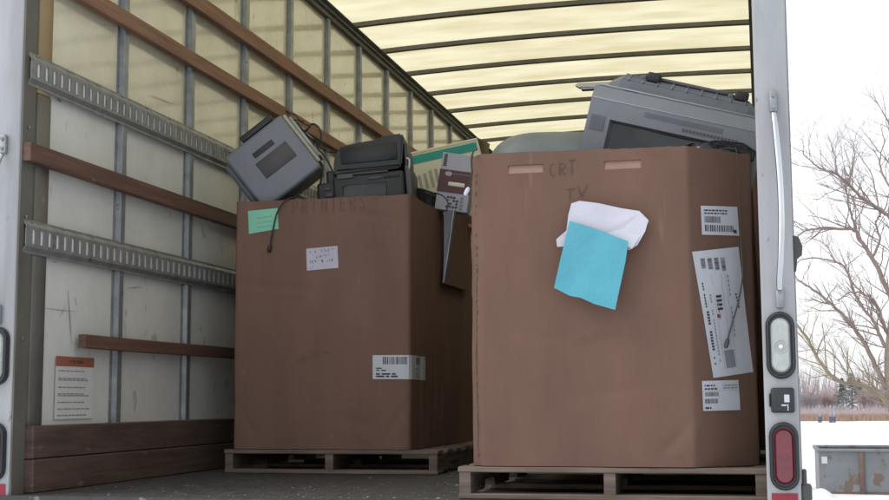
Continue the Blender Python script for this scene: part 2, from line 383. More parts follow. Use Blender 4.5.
# cargo tracks with real slots
def track(zc):
    mb = MB(); y0, y1 = 3.82, YN-.05; X = XL+.0015; zt, zb = zc+.056, zc-.056; sh = .024; f = X+.014
    m = M['track']
    mb.prism([(X, zt), (X+.003, zt), (X+.003, zt-.008), (f, zt-.022), (f, zc+sh), (f-.003, zc+sh), (f-.003, zt-.024), (X, zt-.010)], y0, y1, m, 'y')
    mb.prism([(X, zb), (X+.003, zb), (X+.003, zb+.008), (f, zb+.022), (f, zc-sh), (f-.003, zc-sh), (f-.003, zb+.024), (X, zb+.010)], y0, y1, m, 'y')
    mb2 = MB(); mb2.box((XL+.0015, y0+.012, zc-.027), (XL+.0098, y1, zc+.027), M['slot_filler']); mb2.build('added_slot_strip', truck)  # added strip: makes the slots read bright where the wall behind is shaded
    p = .0508; y = y0+.02; n = int((y1-y0-.04)/p)
    mb.box((f-.0028, y0, zc-sh), (f-.0002, y+.014, zc+sh), m)
    for i in range(n):
        a = y+.014+.022+p*i; mb.box((f-.0022, a, zc-sh), (f-.0002, a+p-.022, zc+sh), m)
    for i in range(n+1):     # raised rim of each slot
        a = y+.014+p*i
        mb.box((f-.0001, a-.002, zc-sh-.001), (f+.0022, a, zc+sh+.001), m); mb.box((f-.0001, a+.022, zc-sh-.001), (f+.0018, a+.024, zc+sh+.001), m)
    for i in range(40):
        yy = y0+.05+i*.2032
        if yy < y1: mb.rbox((X+.003, yy-.005, zt-.0085), (X+.008, yy+.005, zt-.0005), M['galv'], .002, 1)
    return mb.build('cargo_track', truck)
track(1.400); track(.838)
# kick boards
def board(z0, z1, y0, y1, m, name='kick_board', x1=XL+.036):
    mb = MB(); mb.rbox((XL-.02, y0, z0), (x1, y1, z1), m, .003, 1, smooth=False); return mb.build(name, truck)
board(.0015, .108, 3.87, YN-.03, M['kick'])
board(.111, .217, 3.87, YN-.03, M['kick'], x1=XL+.033)
# left jamb: outer strip + inner post, plywood filler above the upper track
mb = MB()
mb.box((XL-.03, 3.795, 0), (XL+.004, 3.868, 2.47), M['jamb']); mb.box((XL-.028, 3.868, 0), (XL-.006, 3.89, 2.47), M['jamb'])
mb.rbox((XL-.028, 3.89, .0), (XL+.001, 3.975, 1.33), M['jamb'], .003, 1)
for z in (.5, .9, 1.2, 1.7, 2.1): mb.rbox((XL+.004, 3.824, z-.007), (XL+.008, 3.838, z+.007), M['galv'], .002, 1)
mb.build('door_jamb', truck)
mb = MB(); mb.rbox((XL-.028, 3.89, 1.332), (XL, 3.975, 2.46), M['ply'], .003, 1); mb.build('jamb_filler', truck)['label'] = 'golden plywood filler strip beside the door jamb'
mb = MB(); mb.box((XR-.012, 3.872, 0), (XR+.03, 3.97, 2.47), M['jamb']); mb.build('door_jamb', truck)
# header over the opening
mb = MB(); mb.box((XL-.1, YR-.01, 2.40), (XR+.058, YR+.055, 2.56), M['white_paint']); mb.build('rear_header', truck)
# roll-up door track up by the roof, left (dark)
# rear posts
def lamp(xc, zc, post, m_lens, name, lbl, refl):
    y = YR-.010
    mb = MB(); mb.prism(stadium(xc, zc, .040, .094), y-.016, y+.004, M['rubber'], 'y', smooth=True)
    # groove ring
    rim = [(xc+.0365*math.cos(a) if False else p[0], y-.017, p[1]) for a, p in zip([0]*99, stadium(xc, zc, .034, .088))]
    mb.tube(rim+[rim[0]], .0045, M['rubber'], 6, cap=False)
    g = mb.build(name, post); g['label'] = lbl
    l = MB(); outer = stadium(xc, zc, .026, .076)
    n = len(outer)
    vs = [(p[0], y-.0165, p[1]) for p in outer]; 
    lv2 = stadium(xc, zc, .021, .071); vs += [(p[0], y-.024, p[1]) for p in lv2]
    fs = [(i, (i+1) % n, n+(i+1) % n, n+i) for i in range(n)]
    l.add(vs, fs+[list(range(n, 2*n))], m_lens, smooth=False)
    if refl:
        for rr in (.018, .011):
            ring = [(xc+rr*math.cos(k*math.pi/9), y-.0245, zc-.004+rr*math.sin(k*math.pi/9)) for k in range(19)]
            l.tube(ring, .0016, M['lens'], 5, cap=False)
        l.prism([(xc+.006*math.cos(k*math.pi/6), zc-.004+.006*math.sin(k*math.pi/6)) for k in range(12)], y-.0275, y-.0238, M['chrome'], 'y')
    else:
        for k in range(-1, 2): l.box((xc-.02, y-.0255, zc+k*.033-.0012), (xc+.02, y-.0238, zc+k*.033+.0012), m_lens)
        l.prism([(xc+.009*math.cos(k*math.pi/6), zc+.009*math.sin(k*math.pi/6)) for k in range(12)], y-.0275, y-.0238, m_lens, 'y')
    l.build('lens', g)
def rear_post(x0, x1, right):
    mb = MB()
    mb.rbox((x0, YR-.010, -.21), (x1, YR+.055, 2.56), M['white_paint'], .006, 3)
    p = mb.build('rear_post', truck); xc = (x0+x1)/2+(.003 if right else -.003)
    # inner lip
    xi = x0 if right else x1
    hx = xc+(.002 if right else -.002)
    for zc in (1.137, .578):
        mb = MB()
        mb.rbox((hx-.011, YR-.028, zc-.032), (hx+.011, YR-.0105, zc+.032), M['galv'], .005, 2)
        for dz in (-.016, .016):
            mb.prism([(hx+.006*math.cos(k*math.pi/4), zc+dz+.006*math.sin(k*math.pi/4)) for k in range(8)], YR-.034, YR-.0275, M['track'], 'y')
        mb.build('handle_bracket', p)
    s = 1 if right else -1
    pts = bez([(hx, YR-.030, 1.10), (hx+.003*s, YR-.052, 1.05), (hx+.010*s, YR-.064, .92), (hx+.011*s, YR-.066, .80), (hx+.006*s, YR-.060, .69), (hx+.001*s, YR-.045, .635), (hx, YR-.030, .598)], 6)
    mb = MB(); mb.tube(pts, .0088, M['rod'], 12); mb.build('grab_handle', p)
    lamp(xc, .443, p, M['lens'], 'reversing_lamp', 'clear oval reversing lamp in black rubber ring', True)
    lamp(xc, .137, p, M['red_lens'], 'tail_lamp', 'red oval tail lamp in black rubber ring', False)
    mb = MB(); mb.box((x0+.012, YR-.0125, -.06), (x1-.01, YR-.0102, .035), M['red_tape']); mb.box((x0+.012, YR-.0125, -.16), (x1-.01, YR-.0102, -.062), M['label'])
    mb.build('reflective_tape', p)
    if right:
        mb = MB(); mb.rbox((.022, YR-.028, .256), (.086, YR-.0105, .325), M['rubber'], .006, 2)
        mb.rbox((.017, YR-.022, .272), (.0215, YR-.0105, .31), M['rubber'], .002, 1)
        q = mb.build('latch_plate', p)
        mb = MB(); mb.box((.058, YR-.0292, .285), (.072, YR-.0283, .306), M['label']); mb.box((.066, YR-.0292, .262), (.0685, YR-.0283, .28), M['label']); mb.box((.05, YR-.0292, .275), (.064, YR-.0283, .279), M['label'])
        mb.build('plate_marking', q)
        mb = MB()   # bracket and bolts sticking out past the outer side
        mb.prism([(.096, .755), (.112, .752), (.123, .725), (.121, .70), (.108, .69), (.104, .655), (.096, .648)], YR+.02, YR+.05, M['greyside'], 'y')
        mb.build('side_bracket', p)
        mb = MB(); mb.rbox((.094, YR-.002, .012), (.125, YR+.05, .06), M['greyside'], .008, 2); mb.rbox((.10, YR+.0, .055), (.112, YR+.04, .10), M['greyside'], .004, 2)
        mb.build('bump_stop', p)
        for z in (1.33, 1.18, 1.03, .9, .5, .36, .2): MB().rbox((.0945, YR+.01, z-.006), (.1005, YR+.022, z+.006), M['galv'], .0025, 2).build('rivet', p)
    return p
rear_post(.004, .096, True)
rear_post(XL-.098, XL-.002, False)
# warning sticker on the wall
mb = MB()
Xs = WP+.0055
mb.box((Xs+.0006, 4.08, .235), (Xs+.0012, 4.345, .452), M['wall_lo'])
mb.box((Xs+.0014, 4.08, .418), (Xs+.0024, 4.345, .452), M['orange'])
rnd = random.Random(3)
for k in range(7):
    a = 4.17+rnd.random()*.012; mb.box((Xs+.0026, a+k*.014, .43), (Xs+.003, a+k*.014+.010, .440), M['printed'])
for z in (.402, .376, .37, .345, .322, .316, .293, .27, .248):
    y = 4.10
    while y < 4.26+rnd.random()*.07:
        l = .008+.02*rnd.random(); mb.box((Xs+.0013, y, z-.0022), (Xs+.0017, y+l, z+.0022), M['ink_soft']); y += l+.005
mb.build('warning_sticker', truck)['label'] = 'small notice sheet with an orange header on the lower left wall'
# scuffs on wall: thin dark scratches
for a, b, wd in [((68, 290), (72, 345), 1.2), ((42, 308), (78, 312), .6), ((128, 288), (142, 287), .8), ((60, 318), (66, 305), .6), ((57, 99), (62, 102), 2.2), ((150, 95), (176, 105), .7), ((102, 262), (108, 256), .6), ((95, 180), (112, 178), .5), ((52, 262), (58, 262), .6)]:
    p = at(*a, 0, Xs); q = at(*b, 0, Xs); d = (q-p).normalized(); nn = Vector((0, -d.z, d.y))*wd*.0022
    MB().add([p-nn*.3, p+(q-p)*.5-nn, q-nn*.2, q+nn*.2, p+(q-p)*.5+nn, p+nn*.3], [(0, 1, 4, 5), (1, 2, 3, 4)], M['ink_soft']).build('scuff_mark', truck)
# snow and debris crumbs on the truck floor
mb = MB(); rnd = random.Random(11)
for k in range(520):
    y = 3.85+rnd.random()**1.5*1.6; x = rnd.uniform(XL+.05, -.9) if rnd.random() < .8 else rnd.uniform(-1.2, 0)
    if noise.noise(Vector((x*3, y*5, 0))) < -.05 and rnd.random() < .8: continue
    r = rnd.uniform(.0012, .0038)*(1+(rnd.random() < .06)*1.0); h = r*.35
    n = 5; a0 = rnd.random()*6
    vs = [(x+r*rnd.uniform(.6, 1.3)*math.cos(a0+i*2*math.pi/n), y+r*rnd.uniform(.6, 1.3)*math.sin(a0+i*2*math.pi/n), .0005) for i in range(n)]+[(x, y, h)]
    mb.add(vs, [(i, (i+1) % n, n) for i in range(n)], M['grit'])
o = mb.build('snow_crumbs'); o['kind'] = 'stuff'; o['label'] = 'white crumbs of snow and grit scattered over the dark truck floor'; o['category'] = 'snow crumbs'

# ---------------------------------------------------------------- pallets
def make_pallet(label, X0, Y0, Wd, Dp):
    t = thing('wooden_pallet', label, 'pallet', (X0, Y0, 0), group='wooden pallets under the big cardboard boxes')
    rr = random.Random(5)
    for i in range(3):
        x = (Wd-.034)*i/2
        mb = MB(); nts = [(.22, .40), (Dp-.40, Dp-.22)]
        pts = [(0.004, .0175)]
        for a, b in nts: pts += [(a, .0175), (a+.02, .045), (b-.02, .045), (b, .0175)]
        pts += [(Dp-.004, .0175), (Dp-.004, .0795), (.004, .0795)]
        mb.prism([(p[0], p[1]) for p in pts], x, x+.034, M['pallet'], 'x'); mb.build('stringer', t, world=False)
    nb = 7; bw = .088
    for i in range(nb):
        y = (Dp-bw)*i/(nb-1); j = rr.uniform(-.006, .006) if i else 0
        mb = MB(); mb.rbox((-.004+j, y, .080), (Wd+.004+j, y+bw, .0965), M['pallet'], .0025, 1, smooth=False); mb.build('deck_board', t, world=False)
    for y in (0, (Dp-bw)/2, Dp-bw):
        mb = MB(); mb.rbox((-.002, y, .001), (Wd+.003, y+bw, .017), M['pallet'], .0025, 1, smooth=False); mb.build('bottom_board', t, world=False)
    return t
P1 = make_pallet('weathered wooden pallet under the taller-looking far box marked for printers', -2.16, 5.09, .90, 1.05)
P1['label'] = 'worn wooden pallet under the left box that carries the printers'
def copy_tree(o, parent=None):
    c = o.copy(); col.objects.link(c); c.parent = parent
    for ch in list(o.children): copy_tree(ch, c)
    return c
P2 = copy_tree(P1); P2.location = (-.893, 3.882, 0.0); P2.rotation_euler = (0, 0, R(0.6))
P2['label'] = 'wooden pallet under the right box that holds the old TVs, nearest the truck opening'

# ---------------------------------------------------------------- big cardboard boxes
class Carton:
    """open-topped corrugated box; S(u, z, off) is a point on the wall at path length u"""
    def __init__(s, pts, rad, z0, ztop, bulge, seed):
        s.creases = []; s.z0 = z0; s.zt = ztop; s.bulge = bulge; s.seed = seed
        n = len(pts); path = []; s.flat = []
        for i in range(n):
            p = Vector(pts[i]); a = (Vector(pts[i-1])-p).normalized(); b = (Vector(pts[(i+1) % n])-p).normalized()
            r = rad[i]; c0 = p+a*r; c1 = p+b*r
            for k in range(5):
                t = k/4; path.append((1-t)**2*c0+2*t*(1-t)*p+t*t*c1)
        s.path = path; s.cum = [0]
        for i in range(len(path)): s.cum.append(s.cum[-1]+(path[(i+1) % len(path)]-path[i]).length)
        s.L = s.cum[-1]
    def base(s, u):
        u = u % s.L
        for i in range(len(s.path)):
            if u <= s.cum[i+1]+1e-9:
                a = s.path[i]; b = s.path[(i+1) % len(s.path)]; l = s.cum[i+1]-s.cum[i]
                t = (u-s.cum[i])/l if l > 0 else 0
                return a+(b-a)*t, (b-a).normalized(), t, l
    def S(s, u, z, off=0):
        p, d, t, l = s.base(u)
        e = .004
        _, d1, _, _ = s.base(u-e); _, d2, _, _ = s.base(u+e); dd = (d1+d2).normalized()
        nrm = Vector((dd.y, -dd.x))
        h = (z-s.z0)/1.0
        bl = s.bulge*math.sin(math.pi*min(max(h, 0), 1))*(math.sin(math.pi*t) if l > .1 else 0)
        bl += .005*noise.noise(Vector((u*3.5, z*3.0, s.seed)))+.0018*noise.noise(Vector((u*11, z*7, s.seed+4)))
        for (a0, b0, a1, b1, dp, wd) in s.creases:
            ex, ez = a1-a0, b1-b0; ll = ex*ex+ez*ez; tt = min(max(((u-a0)*ex+(z-b0)*ez)/ll, 0), 1)
            dd_ = math.hypot(u-a0-ex*tt, z-b0-ez*tt)+.004*noise.noise(Vector((u*40, z*40, 1)))
            bl -= dp*math.exp(-(dd_/wd)**2)*math.sin(math.pi*(.1+.8*tt))
        if h > .85: bl += (h-.85)*.06*noise.noise(Vector((u*5, s.seed*3.1, 2)))
        q = p+nrm*(off+bl)
        return Vector((q.x, q.y, z))
    def top(s, u): return s.zt(u)+.004*noise.noise(Vector((u*7, s.seed, 9)))+.0025*noise.noise(Vector((u*38, s.seed, 3)))
    def wall(s, mat_, holes=(), name='box_wall', parent=None):
        us = set(); k = 0
        for i in range(len(s.path)):
            l = s.cum[i+1]-s.cum[i]; n = max(1, int(l/.014))
            for j in range(n): us.add(round(s.cum[i]+l*j/n, 5))
        for h in holes: us.add(round(h[0], 5)); us.add(round(h[1], 5))
        us = sorted(u for u in us if not any(h[0] < u < h[1] and False for h in holes)); nu = len(us)
        zs = set([s.z0+(1)*j/26*1.0 for j in range(27)]); T = []
        fr = [j/76 for j in range(77)]
        mb = MB(); hs_ = sorted(set([z for h in holes for z in (h[2], h[3])]))
        def zrow(u):
            t = s.top(u); base = [s.z0+(t-s.z0)*f for f in fr if True]
            if hs_:
                # snap two rows to the hand-hole edges
                for z in hs_:
                    i = min(range(1, len(base)-1), key=lambda q: abs(base[q]-z)); base[i] = z
            return base
        rows = [zrow(u) for u in us]; nz = len(fr)
        vo = [s.S(u, z) for u, r in zip(us, rows) for z in r]
        vi = [s.S(u, z, -.012) for u, r in zip(us, rows) for z in r]
        def inhole(i, j):
            um = (us[i]+(us[i+1] if i+1 < nu else s.L))/2; zm = (rows[i][j]+rows[i][j+1])/2
            for h in holes:
                if h[0] < um < h[1] and h[2] < zm < h[3]: return True
            return False
        fo = []; fi = []
        for i in range(nu):
            i2 = (i+1) % nu
            for j in range(nz-1):
                q = (i*nz+j, i2*nz+j, i2*nz+j+1, i*nz+j+1)
                if not inhole(i, j): fo.append(q)
                fi.append(q[::-1])
        mb.add(vo, fo, mat_, smooth=True); mb.add(vi, fi, mat_, smooth=True)
        e = []
        for i in range(nu):
            i2 = (i+1) % nu
            mb.add([vo[i*nz+nz-1], vo[i2*nz+nz-1], vi[i2*nz+nz-1], vi[i*nz+nz-1]], [(0, 1, 2, 3)], M['cut_card'])
        for h in holes:      # pushed-in hand-hole tab, seen in a shallow recess
            c = [(h[0], h[2]), (h[1], h[2]), (h[1], h[3]), (h[0], h[3])]
            o_ = [s.S(u, z, .0) for u, z in c]; b_ = [s.S(u, z, -(.0065 if z > (h[2]+h[3])/2 else .002)) for u, z in c]
            mb.add(b_, [(0, 1, 2, 3)], M['tab']); mb.add(o_+b_, [(k, (k+1) % 4, 4+(k+1) % 4, 4+k) for k in range(4)], mat_)
        # bottom
        loop = [s.S(u, s.z0, -.004) for u in us]; mb.add(loop, [list(range(len(loop)))], mat_)
        # set normals as built
        return s._b(mb, name, parent)
    def _b(s, mb, name, parent): return mb.build(name, parent)
    def decal(s, mb, quad, m, off=.0022, nu=6, nz=4):
        """quad: four (u, z) corners BL BR TR TL laid on the wall"""
        vs = []
        for j in range(nz+1):
            for i in range(nu+1):
                a, b = i/nu, j/nz
                u = (1-b)*((1-a)*quad[0][0]+a*quad[1][0])+b*((1-a)*quad[3][0]+a*quad[2][0])
                z = (1-b)*((1-a)*quad[0][1]+a*quad[1][1])+b*((1-a)*quad[3][1]+a*quad[2][1])
                vs.append(s.S(u, z, off))
        fs = [(j*(nu+1)+i, j*(nu+1)+i+1, (j+1)*(nu+1)+i+1, (j+1)*(nu+1)+i) for j in range(nz) for i in range(nu)]
        mb.add(vs, fs, m)
    def inner(s, mb, quad, a0, b0, a1, b1, m, off=.0026):
        """sub rectangle (fractions) of a decal quad"""
        def Q(a, b):
            return ((1-b)*((1-a)*quad[0][0]+a*quad[1][0])+b*((1-a)*quad[3][0]+a*quad[2][0]),
                    (1-b)*((1-a)*quad[0][1]+a*quad[1][1])+b*((1-a)*quad[3][1]+a*quad[2][1]))
        s.decal(mb, [Q(a0, b0), Q(a1, b0), Q(a1, b1), Q(a0, b1)], m, off, 1 if a1-a0 < .2 else 4, 1)
    def stroke(s, mb, pts, wd, m, off=.0026):
        """marker stroke through (u, z) points"""
        pts = [Vector((p[0], p[1], 0)) for p in pts]; pts = bez(pts, 4 if len(pts) > 3 else 9)
        vs = []
        for i, p in enumerate(pts):
            d = (pts[min(i+1, len(pts)-1)]-pts[max(i-1, 0)]).normalized(); nn = Vector((-d.y, d.x, 0))*wd/2*(1+.7*noise.noise(Vector((p.x*90, p.y*90, 7))))
            for q in (p-nn, p+nn): vs.append(s.S(q.x, q.y, off))
        mb.add(vs, [(2*i, 2*i+2, 2*i+3, 2*i+1) for i in range(len(pts)-1)], m)
    def flatdec(s, m): pass
    def barcode(s, mb, quad, a0, b0, a1, b1, seed, m=None, vert=False):
        r = random.Random(seed); a = a0 if not vert else b0; e = a1 if not vert else b1
        sp = (e-a)/34
        while a < e:
            wd = sp*r.choice((.5, .8, 1.3))
            if not vert: s.inner(mb, quad, a, b0, min(a+wd, e), b1, m or M['ink'])
            else: s.inner(mb, quad, a0, a, a1, min(a+wd, e), m or M['ink'])
            a += wd+sp*r.choice((.45, .7, 1.1))
    def lines(s, mb, quad, a0, b0, a1, b1, n, seed, m=None, fill=.55):
        r = random.Random(seed); dh = (b1-b0)/n
        for k in range(n):
            b = b0+dh*k; a = a0; lim = a0+(a1-a0)*r.uniform(.6, 1)
            while a < lim:
                l = r.uniform(.03, .10); s.inner(mb, quad, a, b, min(a+l, a1), b+dh*fill, m or M['ink_soft']); a += l+.02

# left box -------------------------------------------------------------
LB = Carton([(-2.132, 5.10), (-1.372, 5.10), (-1.36, 6.24), (-2.132, 6.24)], [.015, .022, .02, .02], .099, lambda u: 1.128, .012, 1.7)
fu0 = LB.cum[4]; fX0 = LB.path[4].x       # start of the flat front run
def LU(x): return fu0+(x-fX0)             # world X on the front -> path length
def LP(px, py):                           # photo pixel -> (u, z) on the front
    p = at(px, py, 1, 5.10); return (LU(p.x), p.z)
boxL = thing('cardboard_box', 'tall brown cardboard box on the left, full of printers, with a green note', 'cardboard box', (-1.752, 5.6, .098))
rc_ = random.Random(12)
LB.creases = [(LP(240, 300)[0], .78, LP(330, 300)[0], .74, .004, .010), (LP(350, 300)[0], 1.06, LP(404, 300)[0], 1.03, .005, .010), (LP(385, 300)[0], .13, LP(409, 300)[0], .30, .005, .012), (LP(236, 300)[0], .30, LP(262, 300)[0], .12, .004, .012), (LP(340, 300)[0], .22, LP(376, 300)[0], .19, .005, .02)]
for k in range(7):
    u_ = LU(-1.36)+.12+.11*k+rc_.uniform(-.02, .02); LB.creases.append((u_, .10, u_+rc_.uniform(-.01, .01), .45+rc_.uniform(-.1, .15), .009, .013))
LB.wall(M['cardboard2'], name='box_wall', parent=boxL)
mb = MB(); q = [LP(249, 234), LP(279, 229), LP(278, 208), LP(248, 211)]
LB.decal(mb, q, M['green_paper']); r = random.Random(2)
for zz, a0, a1 in ((.62, .3, .75), (.4, .28, .8), (.2, .3, .72)):
    a = a0
    while a < a1: LB.inner(mb, q, a, zz, a+.05, zz+.035, M['ink_soft']); a += .075
mb.build('green_note', boxL)
mb = MB(); q = [LP(308, 271), LP(339, 268), LP(338, 246), LP(307, 249)]
LB.decal(mb, q, M['paper'])
def scrib(B, mb, q, a0, a1, b, h, n, seed, m, wd=.0022):
    r = random.Random(seed)
    def Q(a, b_):
        return ((1-b_)*((1-a)*q[0][0]+a*q[1][0])+b_*((1-a)*q[3][0]+a*q[2][0]), (1-b_)*((1-a)*q[0][1]+a*q[1][1])+b_*((1-a)*q[3][1]+a*q[2][1]))
    for k in range(n):
        x = a0+(a1-a0)*k/n; w_ = (a1-a0)/n*.7
        if r.random() < .12: continue
        pts = [Q(x+w_*r.random(), b+h*r.random()) for _ in range(4)]
        B.stroke(mb, pts, wd, m, .0027)
scrib(LB, mb, q, .1, .4, .74, .16, 4, 1, M['ink_blue']); scrib(LB, mb, q, .46, .92, .76, .16, 6, 2, M['ink_blue'])
scrib(LB, mb, q, .3, .75, .52, .14, 6, 3, M['ink_blue']); scrib(LB, mb, q, .1, .34, .3, .14, 3, 4, M['ink']); scrib(LB, mb, q, .42, .56, .3, .16, 1, 5, M['ink']); scrib(LB, mb, q, .64, .85, .3, .14, 3, 6, M['ink'])
scrib(LB, mb, q, .1, .25, .06, .14, 2, 7, M['ink_blue'])
mb.build('white_note', boxL)
# wrap-round shipping label on the corner
u0 = LP(373, 365)[0]; uc = LU(-1.372); q = [(u0, .380), (uc+.20, .376), (uc+.20, .474), (u0, .476)]
mb = MB(); LB.decal(mb, q, M['label'], nu=24)
LB.barcode(mb, q, .12, .62, .40, .93, 5); LB.barcode(mb, q, .62, .62, .84, .93, 6)
LB.lines(mb, q, .04, .34, .16, .52, 2, 7, M['ink']); LB.lines(mb, q, .04, .08, .40, .28, 2, 8, M['ink'], .7); LB.lines(mb, q, .6, .08, .85, .3, 2, 9)
LB.lines(mb, q, .6, .38, .72, .52, 2, 19)
mb.build('shipping_label', boxL)
# faint felt-pen PRINTERS along the top
mb = MB()
def letters(B, mb, word, conv, wd, m):
    G = {'P': [[(0, 0), (0, 1)], [(0, 1), (.6, .9), (.6, .6), (0, .5)]], 'R': [[(0, 0), (0, 1)], [(0, 1), (.6, .9), (.55, .6), (0, .5)], [(.15, .5), (.65, 0)]],
         'I': [[(.2, 0), (.25, 1)]], 'N': [[(0, 0), (.05, 1)], [(.05, 1), (.6, 0)], [(.6, 0), (.65, 1)]], 'T': [[(.3, 0), (.35, 1)], [(-.05, .93), (.75, 1)]],
         'E': [[(0, 0), (0, 1)], [(0, 1), (.55, 1)], [(0, .52), (.45, .52)], [(0, 0), (.55, 0)]], 'S': [[(.6, .9), (.2, 1), (.05, .75), (.55, .4), (.4, .02), (0, .08)]],
         'C': [[(.65, .9), (.25, .95), (.02, .5), (.2, .03), (.6, .12)]], 'V': [[(0, 1), (.28, 0)], [(.28, 0), (.75, 1.15)]]}
    for k, ch in enumerate(word):
        for stl in G[ch]: B.stroke(mb, [conv(k, x, y) for x, y in stl], wd, m)
letters(LB, mb, 'PRINTERS', lambda k, x, y: LP(293+k*9.6+x*8, 214-k*.75-y*13.5), .0028, M['faint'])
mb.build('lettering', boxL)

# right box -------------------------------------------------------------
RB = Carton([(-.862, 3.935), (-.822, 3.887), (-.196, 3.887), (-.015, 4.066), (-.015, 4.72), (-.19, 4.90), (-.70, 4.90), (-.862, 4.74)], [.012, .006, .010, .012, .02, .02, .02, .02],
            .099, lambda u: 1.048-.010*min(max((u-.1)/.75, 0), 1), .006, 5.2)
ru0 = RB.cum[9]; rX0 = RB.path[9].x
def RU(x): return ru0+(x-rX0)
def RP(px, py): p = at(px, py, 1, 3.887); return (RU(p.x), p.z)
rc0 = RB.cum[14]; rcP = RB.path[14]; rcD = Vector((1, .989)).normalized()
def CP(px, py):                           # photo pixel -> (u, z) on the angled right corner panel
    d = _f+(px-444.5)/F*_r2-(py-250)/F*_u2; nn = Vector((rcD.y, -rcD.x, 0)); q0 = Vector((rcP.x, rcP.y, 0))
    p = C0+d*((q0-C0).dot(nn)/d.dot(nn)); return (rc0+(p.xy-rcP).dot(rcD), p.z)
boxR = thing('cardboard_box', 'big eight-sided brown cardboard pallet box on the right with CRT TV written on it', 'cardboard box', (-.44, 4.39, .098))
hl = [RP(508, 174), RP(543, 164)]; hr = [RP(604, 171.5), RP(641, 160)]
RB.creases = [(RP(480, 300)[0], 1.02, RP(500, 300)[0], .93, .004, .010), (RP(640, 300)[0], 1.02, RP(688, 300)[0], .99, .004, .009), (RP(500, 300)[0], .50, RP(600, 300)[0], .46, .003, .012), (RP(560, 300)[0], .30, RP(680, 300)[0], .34, .003, .014),
    (RP(655, 300)[0], .12, RP(690, 300)[0], .24, .005, .012), (RP(476, 300)[0], .22, RP(505, 300)[0], .12, .004, .012), (RP(620, 300)[0], .70, RP(685, 300)[0], .62, .003, .012)]
RB.wall(M['cardboard'], holes=[(hl[0][0], hl[1][0], hl[0][1]+.0, hl[1][1]), (hr[0][0], hr[1][0], hl[0][1]+.0, hl[1][1])], parent=boxR)
mb = MB()
letters(RB, mb, 'CRT', lambda k, x, y: RP(550+k*9.5+x*9, 176-k*.6-y*(12+(k == 2)*3)), .0022, M['pencil'])
mb.build('lettering', boxR); mb = MB()
letters(RB, mb, 'TV', lambda k, x, y: RP(566+k*12+x*13, 200-k*3-y*11), .0022, M['pencil'])
mb.build('lettering', boxR)
# vertical maker's print down the left edge
mb = MB(); r = random.Random(9); z = .25; us_ = ru0-.044
zlist = []
z = 1.0
while z > .13:
    dens = 1 if z < .72 else .35
    if r.random() < dens:
        h = r.uniform(.004, .012)
        RB.decal(mb, [(us_+.006+r.random()*.006, z-h), (us_+.010+r.random()*.008, z-h), (us_+.012+r.random()*.01, z), (us_+.006, z)], M['printed'], .0016, 1, 1)
    z -= r.uniform(.007, .016)
mb.build('printed_text', boxR)
def label(B, name, q, fn):
    mb = MB(); B.decal(mb, q, M['label']); fn(mb, q); return mb.build(name, boxR)
q = [CP(700, 235), CP(738, 236), CP(736, 207), CP(699, 206)]
def f1(mb, q):
    RB.lines(mb, q, .08, .72, .95, .92, 2, 3, M['ink'], .5); RB.barcode(mb, q, .08, .42, .5, .64, 4); RB.barcode(mb, q, .08, .12, .86, .34, 6); RB.inner(mb, q, .84, .08, .93, .2, M['ink'])
o = label(RB, 'barcode_label', q, f1); o['label'] = 'small white barcode label, upper on the angled panel'
q = [CP(712, 378), CP(753, 372), CP(737, 247), CP(691, 252)]
def f2(mb, q):
    r = random.Random(4)
    for i in range(4):
        a = .13+i*.14; RB.barcode(mb, q, a, .86-i*.012, a+.09, .94-i*.004, 20+i, vert=True)
    for a, b0, b1, n in ((.08, .10, .78, 30), (.2, .12, .66, 22), (.34, .45, .6, 6), (.64, .3, .8, 14)):
        for k in range(n):
            if r.random() < .2: continue
            b = b0+(b1-b0)*k/n; wd = .055 if a == .08 and .2 < b < .55 else .03
            RB.inner(mb, q, a, b, a+wd, b+(b1-b0)/n*.7, M['ink_soft'] if a > .1 else M['ink'])
    for k in range(4): RB.inner(mb, q, .33, .52+k*.033, .45, .54+k*.033, M['ink'])
    RB.inner(mb, q, .30, .46, .38, .49, M['red_tape'])
    RB.inner(mb, q, .34, .06, .58, .20, M['ink_soft'])
    for k in range(5): RB.inner(mb, q, .78+.01*k, .62-k*.025, .82+.01*k, .635-k*.025, M['ink'])
    for a in (.3, .5, .6): RB.inner(mb, q, a, .05, a+.006, .8, M['ink_soft'])
o = label(RB, 'shipping_document', q, f2); o['label'] = 'long tilted white shipping document on the angled panel'
q = [CP(702, 411), CP(739, 410), CP(737, 380), CP(701, 381)]
def f3(mb, q):
    RB.lines(mb, q, .06, .7, .5, .92, 2, 3, M['ink'], .5); RB.lines(mb, q, .55, .72, .95, .9, 2, 5); RB.barcode(mb, q, .06, .48, .42, .62, 4); RB.barcode(mb, q, .06, .24, .4, .4, 6); RB.lines(mb, q, .06, .06, .3, .18, 1, 8, M['ink'])
    RB.inner(mb, q, .02, .66, .98, .668, M['ink_soft'])
o = label(RB, 'barcode_label', q, f3); o['label'] = 'small white barcode label, lowest on the angled panel'
# third box, nearly hidden behind the right one
HB = Carton([(-.93, 5.20), (.015, 5.20), (.015, 6.15), (-.93, 6.15)], [.02, .02, .02, .02], .099, lambda u: 1.25, .006, 8.8)
boxH = thing('cardboard_box', 'brown cardboard box hidden behind the right box, a dark sliver beside the post', 'cardboard box', (-.48, 5.7, .098))
HB.wall(M['cardboard2'], parent=boxH)
P3 = copy_tree(P1); P3.location = (-.94, 5.18, 0.0); P3.scale = (1, .93, 1); P3['label'] = 'wooden pallet in the dark behind the right box, hardly visible'
